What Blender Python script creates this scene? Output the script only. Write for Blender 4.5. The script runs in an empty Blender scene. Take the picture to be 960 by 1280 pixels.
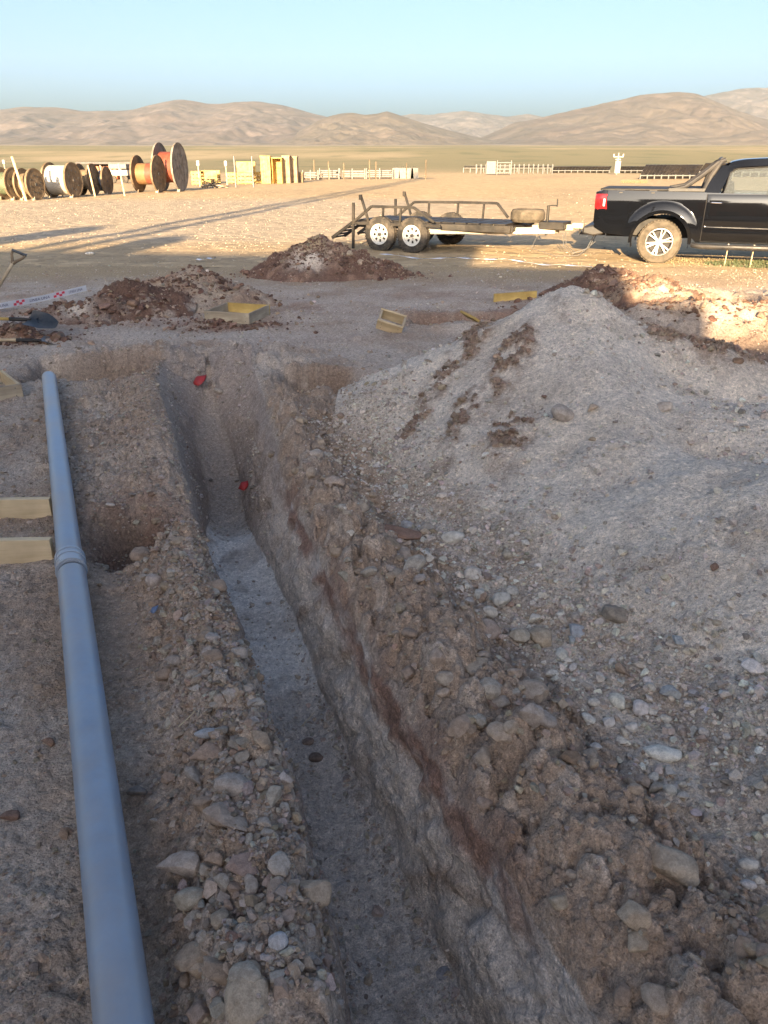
import bpy, bmesh, math, random
import numpy as np
from mathutils import Vector, Matrix, Euler

random.seed(7)
RNG = np.random.default_rng(11)
R = math.radians
SC = bpy.context.scene
COL = SC.collection

# ------------------------------------------------------------------ camera
PITCH = R(24.6)
FPX = 960.0                      # focal length in photo pixels (960 x 1280)
CAMZ = 1.70
cam_data = bpy.data.cameras.new('camera')
cam_data.sensor_fit = 'VERTICAL'
cam_data.sensor_height = 24.0
cam_data.lens = 24.0 * FPX / 1280.0
cam_data.clip_start = 0.05
cam_data.clip_end = 40000.0
cam = bpy.data.objects.new('camera', cam_data)
cam.location = (0, 0, CAMZ)
cam.rotation_euler = (R(90) - PITCH, 0, 0)
COL.objects.link(cam)
SC.camera = cam

# ------------------------------------------------------------------ light
SUN_AZ = R(9.0)                  # light travels towards +Y, 9 degrees to the right
SUN_EL = R(12.0)
world = bpy.data.worlds.new('World')
SC.world = world
world.use_nodes = True
wn = world.node_tree
wn.nodes.clear()
sky = wn.nodes.new('ShaderNodeTexSky')
sky.sky_type = 'NISHITA'
sky.sun_disc = False
sky.sun_elevation = SUN_EL
# the sun stands behind the camera, at world direction (-sin, -cos)
sky.sun_rotation = R(180) + SUN_AZ
sky.altitude = 200
sky.air_density = 0.6
sky.dust_density = 5.2
sky.ozone_density = 2.0
bg = wn.nodes.new('ShaderNodeBackground')
bg.inputs['Strength'].default_value = 0.05
wo = wn.nodes.new('ShaderNodeOutputWorld')
wn.links.new(sky.outputs[0], bg.inputs[0])
wn.links.new(bg.outputs[0], wo.inputs[0])

sun_data = bpy.data.lights.new('sun', 'SUN')
sun_data.energy = 3.4
sun_data.angle = R(0.6)
sun_data.color = (1.0, 0.74, 0.44)
sun = bpy.data.objects.new('sun', sun_data)
ldir = Vector((math.sin(SUN_AZ) * math.cos(SUN_EL), math.cos(SUN_AZ) * math.cos(SUN_EL), -math.sin(SUN_EL)))
sun.rotation_euler = ldir.to_track_quat('-Z', 'Y').to_euler()
sun.location = (-10, -60, 20)
COL.objects.link(sun)

SC.view_settings.view_transform = 'Standard'
SC.view_settings.look = 'None'
SC.view_settings.gamma = 1.0
SC.view_settings.use_curve_mapping = False
SC.view_settings.exposure = 2.86
SC.render.engine = 'CYCLES'
SC.cycles.use_denoising = True
SC.cycles.max_bounces = 6
SC.cycles.volume_bounces = 0
SC.cycles.caustics_reflective = False
SC.cycles.caustics_refractive = False

# ------------------------------------------------------------------ pixel -> place (used to read positions off the photograph)
CP, SP = math.cos(PITCH), math.sin(PITCH)
def g(u, v, z=0.0):
    a = (u - 480) / FPX; b = (640 - v) / FPX
    dy = CP + b * SP; dz = -SP + b * CP
    t = (z - CAMZ) / dz
    return Vector((a * t, dy * t, z))
def gy(u, v, y):
    a = (u - 480) / FPX; b = (640 - v) / FPX
    dy = CP + b * SP; dz = -SP + b * CP
    t = y / dy
    return Vector((a * t, y, CAMZ + dz * t))

# ------------------------------------------------------------------ noise (numpy)
_perm = np.random.default_rng(3).permutation(256).astype(np.int32)
_perm = np.concatenate([_perm, _perm, _perm])
_gr = np.random.default_rng(4).normal(size=(256, 3)); _gr /= np.linalg.norm(_gr, axis=1)[:, None]
def perlin(x, y, z=0.0):
    x = np.asarray(x, float); y = np.asarray(y, float); z = np.zeros_like(x) + z
    xi = np.floor(x).astype(np.int64); yi = np.floor(y).astype(np.int64); zi = np.floor(z).astype(np.int64)
    xf, yf, zf = x - xi, y - yi, z - zi
    xi &= 255; yi &= 255; zi &= 255
    fx = xf * xf * xf * (xf * (xf * 6 - 15) + 10); fy = yf * yf * yf * (yf * (yf * 6 - 15) + 10); fz = zf * zf * zf * (zf * (zf * 6 - 15) + 10)
    def cr(i, j, k):
        h = _perm[_perm[_perm[xi + i] + yi + j] + zi + k]
        gg = _gr[h]
        return gg[..., 0] * (xf - i) + gg[..., 1] * (yf - j) + gg[..., 2] * (zf - k)
    a0 = cr(0, 0, 0) * (1 - fx) + cr(1, 0, 0) * fx; a1 = cr(0, 1, 0) * (1 - fx) + cr(1, 1, 0) * fx
    b0 = cr(0, 0, 1) * (1 - fx) + cr(1, 0, 1) * fx; b1 = cr(0, 1, 1) * (1 - fx) + cr(1, 1, 1) * fx
    return 1.6 * ((a0 * (1 - fy) + a1 * fy) * (1 - fz) + (b0 * (1 - fy) + b1 * fy) * fz)
def fbm(x, y, z=0.0, o=4, gain=.5):
    s = 0; a = 1.0; n = 0
    for i in range(o):
        s = s + a * perlin(x * 2 ** i + 17.3 * i, y * 2 ** i - 9.1 * i, z * 2 ** i + 4.7 * i); n += a; a *= gain
    return s / n
_wr = np.random.default_rng(5).random((256, 3))
def worley(x, y, z=0.0):
    """distance to nearest jittered cell point and that cell's random value"""
    x = np.asarray(x, float); y = np.asarray(y, float); z = np.zeros_like(x) + z
    xi = np.floor(x).astype(np.int64); yi = np.floor(y).astype(np.int64); zi = np.floor(z).astype(np.int64)
    best = np.full(x.shape, 9.0); bid = np.zeros(x.shape)
    for i in (-1, 0, 1):
        for j in (-1, 0, 1):
            for k in (-1, 0, 1):
                h = _perm[_perm[_perm[(xi + i) & 255] + ((yi + j) & 255)] + ((zi + k) & 255)]
                w = _wr[h]
                d = np.sqrt((xi + i + w[..., 0] - x) ** 2 + (yi + j + w[..., 1] - y) ** 2 + (zi + k + w[..., 2] - z) ** 2)
                m = d < best
                best = np.where(m, d, best); bid = np.where(m, h / 255.0, bid)
    return best, bid
def lumps(x, y, z, s, mask):
    """rounded clods of size s, only computed where mask > 0"""
    out = np.zeros(x.shape); idr = np.zeros(x.shape)
    m = mask > 0.02
    if m.any():
        zz = (z if np.ndim(z) else np.zeros_like(x) + z)[m]
        wx = fbm(x[m] / s * .8, y[m] / s * .8, zz / s * .8 + 3, 2) * .45
        wy = fbm(x[m] / s * .8 + 31, y[m] / s * .8, zz / s * .8, 2) * .45
        d, i = worley(x[m] / s + wx, y[m] / s + wy, zz / s)
        out[m] = np.sqrt(np.clip(1 - (d / .70) ** 2, 0, 1)) * (.25 + .75 * i)
        idr[m] = i
    return out * mask, idr
def sstep(a, b, x):
    t = np.clip((x - a) / (b - a), 0, 1); return t * t * (3 - 2 * t)
def mix(a, b, t):
    t = np.asarray(t)[..., None]; return np.asarray(a) * (1 - t) + np.asarray(b) * t

# ------------------------------------------------------------------ mesh helpers
MATS = {}
def link(o, parent=None):
    COL.objects.link(o)
    if parent is not None: o.parent = parent
    return o
def tag(o, label=None, cat=None, group=None, kind=None):
    if label: o['label'] = label
    if cat: o['category'] = cat
    if group: o['group'] = group
    if kind: o['kind'] = kind
    return o
def empty(name, loc=(0, 0, 0), rz=0.0):
    o = bpy.data.objects.new(name, None); o.empty_display_size = .2
    o.location = loc; o.rotation_euler = (0, 0, rz); return link(o)
def copy_tree(o, parent=None):
    c = o.copy(); COL.objects.link(c); c.parent = parent
    for ch in list(o.children): copy_tree(ch, c)
    return c
class MB:
    def __init__(s): s.v = []; s.f = []
    def add(s, vs, fs):
        n = len(s.v); s.v += [tuple(q) for q in vs]; s.f += [tuple(i + n for i in q) for q in fs]; return s
    def box(s, c, d, rot=None):
        vs = [Vector((x * d[0] / 2, y * d[1] / 2, z * d[2] / 2)) for x in (-1, 1) for y in (-1, 1) for z in (-1, 1)]
        if rot is not None:
            m = rot if isinstance(rot, Matrix) else Euler(rot).to_matrix()
            vs = [m @ q for q in vs]
        return s.add([q + Vector(c) for q in vs], [(0, 1, 3, 2), (4, 6, 7, 5), (0, 4, 5, 1), (2, 3, 7, 6), (0, 2, 6, 4), (1, 5, 7, 3)])
    def beam(s, p, q, w, h, up=(0, 0, 1)):
        p = Vector(p); q = Vector(q); d = q - p; L = d.length; x = d / L
        up = Vector(up); y = up.cross(x)
        if y.length < 1e-4: y = Vector((0, 1, 0)).cross(x)
        y.normalize(); z = x.cross(y)
        return s.box((p + q) / 2, (L, w, h), Matrix((x, y, z)).transposed())
    def tube(s, p, q, r0, r1=None, n=12, cap=True):
        p = Vector(p); q = Vector(q); r1 = r0 if r1 is None else r1
        d = (q - p).normalized(); a = Vector((0, 0, 1)) if abs(d.z) < .9 else Vector((1, 0, 0))
        x = d.cross(a).normalized(); y = d.cross(x)
        vs = []
        for P, r in ((p, r0), (q, r1)):
            for i in range(n):
                t = 2 * math.pi * i / n; vs.append(P + (x * math.cos(t) + y * math.sin(t)) * r)
        fs = [(i, (i + 1) % n, n + (i + 1) % n, n + i) for i in range(n)]
        if cap: fs += [tuple(range(n))[::-1], tuple(range(n, 2 * n))]
        return s.add(vs, fs)
    def path(s, pts, r, n=8):
        pts = [Vector(p) for p in pts]; vs = []; fs = []
        rr = r if isinstance(r, (list, tuple)) else [r] * len(pts)
        ref = Vector((0, 0, 1))
        for i, p in enumerate(pts):
            d = (pts[min(i + 1, len(pts) - 1)] - pts[max(i - 1, 0)]).normalized()
            if abs(d.dot(ref)) > .95: ref = Vector((1, 0, 0)) if abs(d.x) < .9 else Vector((0, 1, 0))
            x = d.cross(ref).normalized(); y = d.cross(x)
            for k in range(n):
                t = 2 * math.pi * k / n; vs.append(p + (x * math.cos(t) + y * math.sin(t)) * rr[i])
        for i in range(len(pts) - 1):
            for k in range(n): fs.append((i * n + k, i * n + (k + 1) % n, (i + 1) * n + (k + 1) % n, (i + 1) * n + k))
        fs += [tuple(range(n))[::-1], tuple(range((len(pts) - 1) * n, len(pts) * n))]
        return s.add(vs, fs)
    def lathe(s, prof, n=40, axis='y', c=(0, 0, 0)):
        """prof: list of (radius, along-axis)"""
        vs = []; fs = []; m = len(prof)
        for i in range(n):
            t = 2 * math.pi * i / n; ca, sa = math.cos(t), math.sin(t)
            for r, h in prof:
                q = {'y': (r * ca, h, r * sa), 'z': (r * ca, r * sa, h), 'x': (h, r * ca, r * sa)}[axis]
                vs.append((q[0] + c[0], q[1] + c[1], q[2] + c[2]))
        for i in range(n):
            j = (i + 1) % n
            for k in range(m - 1): fs.append((i * m + k, j * m + k, j * m + k + 1, i * m + k + 1))
        return s.add(vs, fs)
    def prism(s, poly, y0, y1, plane='xz'):
        n = len(poly)
        if plane == 'xz': vs = [(a, y0, b) for a, b in poly] + [(a, y1, b) for a, b in poly]
        elif plane == 'xy': vs = [(a, b, y0) for a, b in poly] + [(a, b, y1) for a, b in poly]
        else: vs = [(y0, a, b) for a, b in poly] + [(y1, a, b) for a, b in poly]
        fs = [tuple(range(n)), tuple(range(n, 2 * n))[::-1]] + [(i, n + i, n + (i + 1) % n, (i + 1) % n) for i in range(n)]
        return s.add(vs, fs)
    def build(s, name, mat, parent=None, smooth=35, bevel=0, seg=1):
        me = bpy.data.meshes.new(name); me.from_pydata(s.v, [], s.f); me.update()
        bm = bmesh.new(); bm.from_mesh(me); bmesh.ops.recalc_face_normals(bm, faces=bm.faces); bm.to_mesh(me); bm.free()
        if mat is not None: me.materials.append(MATS[mat] if isinstance(mat, str) else mat)
        o = bpy.data.objects.new(name, me)
        if smooth:
            me.polygons.foreach_set('use_smooth', [True] * len(me.polygons)); me.set_sharp_from_angle(angle=R(smooth))
        if bevel:
            b = o.modifiers.new('bevel', 'BEVEL'); b.width = bevel; b.segments = seg; b.limit_method = 'ANGLE'; b.angle_limit = R(40)
        return link(o, parent)
def grid_mesh(name, P, C, mat, keep=None, smooth=True, parent=None):
    """P (r,c,3) points, C (r,c,3) linear albedo"""
    nr, nc = P.shape[:2]
    idx = np.arange(nr * nc).reshape(nr, nc)
    q = np.stack([idx[:-1, :-1], idx[:-1, 1:], idx[1:, 1:], idx[1:, :-1]], -1).reshape(-1, 4)
    V = P.reshape(-1, 3); Cc = C.reshape(-1, 3)
    if keep is not None:
        k = keep.reshape(-1); q = q[k[q].any(1)]
        used = np.unique(q); mp = -np.ones(len(V), np.int64); mp[used] = np.arange(len(used))
        V = V[used]; Cc = Cc[used]; q = mp[q]
    me = bpy.data.meshes.new(name)
    me.vertices.add(len(V)); me.vertices.foreach_set('co', V.astype(np.float32).ravel())
    me.loops.add(len(q) * 4); me.loops.foreach_set('vertex_index', q.ravel().astype(np.int32))
    me.polygons.add(len(q)); me.polygons.foreach_set('loop_start', (np.arange(len(q)) * 4).astype(np.int32))
    me.polygons.foreach_set('use_smooth', np.full(len(q), smooth))
    me.update(calc_edges=True)
    at = me.color_attributes.new('soil', 'FLOAT_COLOR', 'POINT')
    at.data.foreach_set('color', np.concatenate([Cc, np.ones((len(Cc), 1))], 1).astype(np.float32).ravel())
    me.materials.append(MATS[mat])
    return link(bpy.data.objects.new(name, me), parent)

# ------------------------------------------------------------------ materials
def new_mat(name):
    m = bpy.data.materials.new(name); m.use_nodes = True; MATS[name] = m
    nt = m.node_tree; b = nt.nodes['Principled BSDF']
    return m, nt, b
def N(nt, t, **kw):
    n = nt.nodes.new(t)
    for k, v in kw.items():
        if k in n.inputs: n.inputs[k].default_value = v
        else: setattr(n, k, v)
    return n
def ramp(nt, stops):
    n = nt.nodes.new('ShaderNodeValToRGB'); e = n.color_ramp.elements
    while len(e) < len(stops): e.new(.5)
    for i, (p, c) in enumerate(stops):
        e[i].position = p; e[i].color = (*c, 1) if len(c) == 3 else c
    return n
def soil_mat(name, fine=260., med=40., bump=.6, gravel=0., contrast=.35):
    m, nt, b = new_mat(name); L = nt.links
    b.inputs['Roughness'].default_value = .95; b.inputs['Specular IOR Level'].default_value = .15
    at = N(nt, 'ShaderNodeAttribute', attribute_name='soil')
    geo = N(nt, 'ShaderNodeNewGeometry')
    n1 = N(nt, 'ShaderNodeTexNoise', Scale=med, Detail=6., Roughness=.65); L.new(geo.outputs['Position'], n1.inputs['Vector'])
    n2 = N(nt, 'ShaderNodeTexNoise', Scale=fine, Detail=3., Roughness=.6); L.new(geo.outputs['Position'], n2.inputs['Vector'])
    vo = N(nt, 'ShaderNodeTexVoronoi', Scale=fine * .45); L.new(geo.outputs['Position'], vo.inputs['Vector'])
    r1 = ramp(nt, [(.25, (1 - contrast,) * 3), (.75, (1 + contrast,) * 3)]); L.new(n1.outputs['Fac'], r1.inputs[0])
    r2 = ramp(nt, [(.3, (1 - contrast * .8,) * 3), (.7, (1 + contrast * .8,) * 3)]); L.new(n2.outputs['Fac'], r2.inputs[0])
    m1 = N(nt, 'ShaderNodeMix', data_type='RGBA', blend_type='MULTIPLY'); m1.inputs[0].default_value = 1
    L.new(at.outputs['Color'], m1.inputs[6]); L.new(r1.outputs[0], m1.inputs[7])
    m2 = N(nt, 'ShaderNodeMix', data_type='RGBA', blend_type='MULTIPLY'); m2.inputs[0].default_value = 1
    L.new(m1.outputs[2], m2.inputs[6]); L.new(r2.outputs[0], m2.inputs[7])
    # grains: a scatter of lighter and darker stones, by cell
    hs = N(nt, 'ShaderNodeSeparateColor'); L.new(vo.outputs['Color'], hs.inputs[0])
    r3 = ramp(nt, [(.0, (.62,) * 3), (.25, (.95,) * 3), (.8, (1.02,) * 3), (1., (1.5, 1.48, 1.45))]); L.new(hs.outputs[0], r3.inputs[0])
    m3 = N(nt, 'ShaderNodeMix', data_type='RGBA', blend_type='MULTIPLY'); m3.inputs[0].default_value = .55 + .45 * gravel
    L.new(m2.outputs[2], m3.inputs[6]); L.new(r3.outputs[0], m3.inputs[7])
    L.new(m3.outputs[2], b.inputs['Base Color'])
    a1 = N(nt, 'ShaderNodeMath', operation='MULTIPLY'); a1.inputs[1].default_value = -1.2; L.new(vo.outputs['Distance'], a1.inputs[0])
    a2 = N(nt, 'ShaderNodeMath', operation='ADD'); L.new(a1.outputs[0], a2.inputs[0]); L.new(n2.outputs['Fac'], a2.inputs[1])
    bp = N(nt, 'ShaderNodeBump'); bp.inputs['Strength'].default_value = bump; bp.inputs['Distance'].default_value = 1.2 / fine
    L.new(a2.outputs[0], bp.inputs['Height'])
    bp2 = N(nt, 'ShaderNodeBump'); bp2.inputs['Strength'].default_value = bump; bp2.inputs['Distance'].default_value = .6 / med
    L.new(n1.outputs['Fac'], bp2.inputs['Height']); L.new(bp.outputs[0], bp2.inputs['Normal'])
    L.new(bp2.outputs[0], b.inputs['Normal'])
    return m
soil_mat('soil', 230., 38., .95)
soil_mat('soil_far', 9., 1.2, .16, .0, .12)
soil_mat('hill', .03, .006, .06, 0, .10)
def rock_mat(name, attr_type):
    m, nt, b = new_mat(name); L = nt.links
    b.inputs['Roughness'].default_value = .9; b.inputs['Specular IOR Level'].default_value = .2
    tc = N(nt, 'ShaderNodeTexCoord')
    n1 = N(nt, 'ShaderNodeTexNoise', Scale=2.2, Detail=8., Roughness=.65); L.new(tc.outputs['Object'], n1.inputs['Vector'])
    n2 = N(nt, 'ShaderNodeTexNoise', Scale=14., Detail=5., Roughness=.7); L.new(tc.outputs['Object'], n2.inputs['Vector'])
    if attr_type == 'OBJ':
        src = N(nt, 'ShaderNodeObjectInfo').outputs['Color']
    else:
        src = N(nt, 'ShaderNodeAttribute', attribute_name='tint', attribute_type='INSTANCER').outputs['Color']
    r1 = ramp(nt, [(.3, (.62, .60, .58)), (.55, (1, 1, 1)), (.75, (1.22, 1.2, 1.18))]); L.new(n1.outputs['Fac'], r1.inputs[0])
    r2 = ramp(nt, [(.3, (.75,) * 3), (.7, (1.2,) * 3)]); L.new(n2.outputs['Fac'], r2.inputs[0])
    m1 = N(nt, 'ShaderNodeMix', data_type='RGBA', blend_type='MULTIPLY'); m1.inputs[0].default_value = 1
    L.new(src, m1.inputs[6]); L.new(r1.outputs[0], m1.inputs[7])
    m2 = N(nt, 'ShaderNodeMix', data_type='RGBA', blend_type='MULTIPLY'); m2.inputs[0].default_value = 1
    L.new(m1.outputs[2], m2.inputs[6]); L.new(r2.outputs[0], m2.inputs[7])
    L.new(m2.outputs[2], b.inputs['Base Color'])
    ad = N(nt, 'ShaderNodeMath', operation='ADD'); L.new(n1.outputs['Fac'], ad.inputs[0]); L.new(n2.outputs['Fac'], ad.inputs[1])
    bp = N(nt, 'ShaderNodeBump'); bp.inputs['Strength'].default_value = .6; bp.inputs['Distance'].default_value = .012
    L.new(ad.outputs[0], bp.inputs['Height']); L.new(bp.outputs[0], b.inputs['Normal'])
rock_mat('rock', 'OBJ'); rock_mat('pebble', 'INST')
def plain(name, col, rough=.6, metal=0., noise=.15, scale=12., bump=.0, spec=.5, dust=0., coat=0.):
    m, nt, b = new_mat(name); L = nt.links
    b.inputs['Metallic'].default_value = metal; b.inputs['Specular IOR Level'].default_value = spec
    b.inputs['Coat Weight'].default_value = coat; b.inputs['Coat Roughness'].default_value = .06
    tc = N(nt, 'ShaderNodeTexCoord')
    n1 = N(nt, 'ShaderNodeTexNoise', Scale=scale, Detail=6., Roughness=.65); L.new(tc.outputs['Object'], n1.inputs['Vector'])
    lo = tuple(c * (1 - noise * 1.6) for c in col); hi = tuple(min(1, c * (1 + noise)) for c in col)
    r1 = ramp(nt, [(.3, lo), (.7, hi)]); L.new(n1.outputs['Fac'], r1.inputs[0])
    out = r1.outputs[0]
    if dust:
        n2 = N(nt, 'ShaderNodeTexNoise', Scale=scale * .35, Detail=8., Roughness=.7); L.new(tc.outputs['Object'], n2.inputs['Vector'])
        r2 = ramp(nt, [(.42, (0,) * 3), (.72, (dust,) * 3)]); L.new(n2.outputs['Fac'], r2.inputs[0])
        mx = N(nt, 'ShaderNodeMix', data_type='RGBA'); L.new(r2.outputs[0], mx.inputs[0]); L.new(out, mx.inputs[6]); mx.inputs[7].default_value = (.36, .29, .22, 1)
        out = mx.outputs[2]
    L.new(out, b.inputs['Base Color'])
    rv = min(.12, noise * .8); r3 = ramp(nt, [(.3, (max(.03, rough - rv),) * 3), (.7, (min(1, rough + rv),) * 3)]); L.new(n1.outputs['Fac'], r3.inputs[0])
    L.new(r3.outputs[0], b.inputs['Roughness'])
    if bump:
        bp = N(nt, 'ShaderNodeBump'); bp.inputs['Strength'].default_value = bump; bp.inputs['Distance'].default_value = .01
        L.new(n1.outputs['Fac'], bp.inputs['Height']); L.new(bp.outputs[0], b.inputs['Normal'])
    return m
def wood_mat(name, c0, c1, scale=(2., 30., 30.), rough=.75):
    m, nt, b = new_mat(name); L = nt.links
    b.inputs['Roughness'].default_value = rough; b.inputs['Specular IOR Level'].default_value = .25
    tc = N(nt, 'ShaderNodeTexCoord'); mp = N(nt, 'ShaderNodeMapping'); mp.inputs['Scale'].default_value = scale
    L.new(tc.outputs['Object'], mp.inputs['Vector'])
    n1 = N(nt, 'ShaderNodeTexNoise', Scale=1., Detail=8., Roughness=.7); n1.inputs['Distortion'].default_value = .6; L.new(mp.outputs[0], n1.inputs['Vector'])
    n2 = N(nt, 'ShaderNodeTexNoise', Scale=3., Detail=5.); L.new(tc.outputs['Object'], n2.inputs['Vector'])
    r1 = ramp(nt, [(.3, c0), (.7, c1)]); L.new(n1.outputs['Fac'], r1.inputs[0])
    r2 = ramp(nt, [(.3, (.55, .52, .48)), (.6, (1.05,) * 3)]); L.new(n2.outputs['Fac'], r2.inputs[0])
    mx = N(nt, 'ShaderNodeMix', data_type='RGBA', blend_type='MULTIPLY'); mx.inputs[0].default_value = 1
    L.new(r1.outputs[0], mx.inputs[6]); L.new(r2.outputs[0], mx.inputs[7]); L.new(mx.outputs[2], b.inputs['Base Color'])
    bp = N(nt, 'ShaderNodeBump'); bp.inputs['Strength'].default_value = .35; bp.inputs['Distance'].default_value = .004
    L.new(n1.outputs['Fac'], bp.inputs['Height']); L.new(bp.outputs[0], b.inputs['Normal'])
wood_mat('pine', (.52, .40, .24), (.72, .58, .38))
wood_mat('pine_grey', (.30, .25, .19), (.52, .44, .32))
wood_mat('pine_yellow', (.44, .30, .09), (.60, .43, .16), (3., 3., 14.))
wood_mat('ply', (.30, .21, .125), (.40, .30, .19), (3., 3., 10.))
wood_mat('reel_wood', (.14, .10, .062), (.23, .17, .11), (14., 3., 3.))
wood_mat('reel_grey', (.17, .15, .125), (.26, .23, .20), (14., 3., 3.))
wood_mat('ash', (.42, .33, .22), (.55, .45, .32))
plain('pvc', (.235, .305, .39), .36, 0, .08, 7., .03, .5, .55)
plain('pvc_collar', (.33, .39, .46), .32, 0, .08, 9., .02, .5, .4)
plain('black_paint', (.004, .0045, .006), .045, 0, .01, 3., 0, .4, 0, .0)
plain('black_plastic', (.012, .012, .013), .6, 0, .2, 8., 0, .35, .08)
plain('bumper_grey', (.022, .022, .024), .5, 0, .2, 8., 0, .4, .1)
plain('tyre', (.03, .028, .026), .85, 0, .2, 14., .3, .3, .35)
plain('dusty_tyre', (.08, .068, .052), .9, 0, .25, 14., .3, .2, .3)
plain('alloy', (.5, .5, .5), .35, .8, .06, 9.)
plain('chrome', (.8, .8, .8), .12, 1., .04, 6.)
plain('steel_black', (.016, .015, .014), .55, .1, .25, 6., .1, .4, .12)
plain('white_rim', (.52, .52, .50), .45, 0, .08, 8., 0, .4, .15)
plain('cream_beam', (.40, .36, .29), .5, 0, .12, 5., 0, .4, .3)
plain('galv', (.10, .10, .10), .5, .3, .12, 6., 0, .5, .2)
plain('dark_steel', (.05, .06, .07), .35, .5, .2, 10., .1, .5, .4)
plain('red_plastic', (.38, .03, .03), .5, 0, .15, 9., 0, .5, .1)
plain('tail_red', (.42, .012, .015), .15, 0, .1, 9., 0, .5, 0, .5)
plain('tail_clear', (.75, .72, .70), .15, 0, .05, 9., 0, .5, 0, .4)
plain('tape_white', (.60, .61, .65), .4, 0, .05, 9.)
plain('tape_blue', (.03, .045, .12), .5, 0, .05, 9.)
plain('tape_red', (.62, .05, .09), .5, 0, .05, 9.)
plain('cable_red', (.20, .055, .032), .55, 0, .15, 5.)
plain('cable_yellow', (.22, .12, .05), .55, 0, .15, 5.)
plain('cable_white', (.40, .38, .34), .55, 0, .12, 3.)
plain('cable_green', (.10, .12, .07), .6, 0, .15, 5.)
plain('cable_blue', (.10, .13, .19), .5, 0, .15, 5.)
plain('panel_glass', (.012, .016, .03), .12, 0, .2, 2., 0, .6, .1)
plain('cabin_white', (.30, .295, .28), .5, 0, .08, 2., 0, .4, .1)
plain('cabin_orange', (.50, .15, .06), .5, 0, .12, 2., 0, .4, .1)
plain('roof_dark', (.06, .05, .05), .6, 0, .2, 2.)
plain('concrete', (.20, .19, .175), .85, 0, .12, 3., .2, .2)
plain('green_weed', (.06, .075, .03), .7, 0, .3, 20.)
plain('dry_straw', (.55, .45, .28), .8, 0, .2, 20.)
plain('weed_dry', (.20, .17, .09), .8, 0, .3, 20.)
plain('blue_plastic', (.10, .14, .23), .4, 0, .1, 9.)
def glass_mat(name, col, tr):
    m, nt, b = new_mat(name)
    b.inputs['Base Color'].default_value = (*col, 1); b.inputs['Roughness'].default_value = .03
    b.inputs['Transmission Weight'].default_value = tr; b.inputs['IOR'].default_value = 1.05
    b.inputs['Specular IOR Level'].default_value = .9; b.inputs['Coat Weight'].default_value = .6; b.inputs['Coat Roughness'].default_value = .03
glass_mat('car_glass', (.62, .68, .68), .92)

# ------------------------------------------------------------------ the ground: trench, banks and pits
_ry = [-3, 0, 1.0, 1.24, 1.58, 2.05, 3.03, 4.18, 5.06, 6.59, 7.6, 9.0]
_rx = [1.9, .86, .47, .38, .245, .054, -.29, -.61, -.78, -1.12, -1.35, -1.7]
_ly = [-3, 0, 1.05, 1.47, 1.83, 2.52, 3.27, 3.73, 5.0, 6.33, 7.6, 9.0]
_lx = [1.35, .30, -.087, -.19, -.29, -.56, -.86, -1.02, -1.46, -1.92, -2.1, -2.3]
def smooth_interp(y, ys, xs):
    return (np.interp(y - .25, ys, xs) + 2 * np.interp(y, ys, xs) + np.interp(y + .25, ys, xs)) / 4
def rimR(y): return smooth_interp(y, _ry, _rx) + .022 * fbm(y * 2.3, y * 0 + 5.2, 0, 3) + .012 * fbm(y * 9, y * 0 + 1.2, 0, 2)
def rimL(y): return smooth_interp(y, _ly, _lx) + .03 * fbm(y * 2.1, y * 0 + 15.2, 0, 3) + .015 * fbm(y * 8, y * 0 + 11.2, 0, 2)
_fy = [-2.2, -1.6, 0, 1.0, 2.0, 3.2, 4.3, 4.75, 5.4, 5.7, 6.6, 7.45, 7.7, 20]
_fz = [0, -.5, -.52, -.52, -.47, -.45, -.47, -.62, -.64, -.62, -.34, -.04, 0, 0]
def floor_z(y): return np.interp(y, _fy, _fz)
def gauss(x, y, cx, cy, rx, ry, p=2.0):
    return np.exp(-(np.abs((x - cx) / rx) ** p + np.abs((y - cy) / ry) ** p))
# pits and bumps in the ground: (x, y, rx, ry, dz, power)
PITS = [(-1.24, 3.38, .19, .19, -.30, 3), (-2.62, 6.75, .52, .34, -.52, 6), (-.58, 6.35, .24, .28, -.45, 4),
        (1.05, 9.15, .75, .38, -.36, 6), (2.05, 9.35, .5, .34, -.42, 6), (4.55, 10.1, .62, .50, -.30, 4),
        (3.5, 7.6, 1.3, .55, -.16, 4)]
BUMPS = [(-1.35, 4.5, .25, 1.1, .10, 2), (-1.75, 5.9, .30, .5, .07, 2), (-.55, 5.3, .22, .8, .05, 2),
         (-2.3, 7.25, .7, .15, .07, 2), (-.45, 6.68, .4, .12, .05, 2), (3.6, 8.75, 1.2, .42, .22, 2), (4.9, 9.1, .6, .35, .20, 2),
         (1.5, 8.6, 1.0, .16, .06, 2), (3.6, 10.9, 1.0, .5, .08, 2)]
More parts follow.
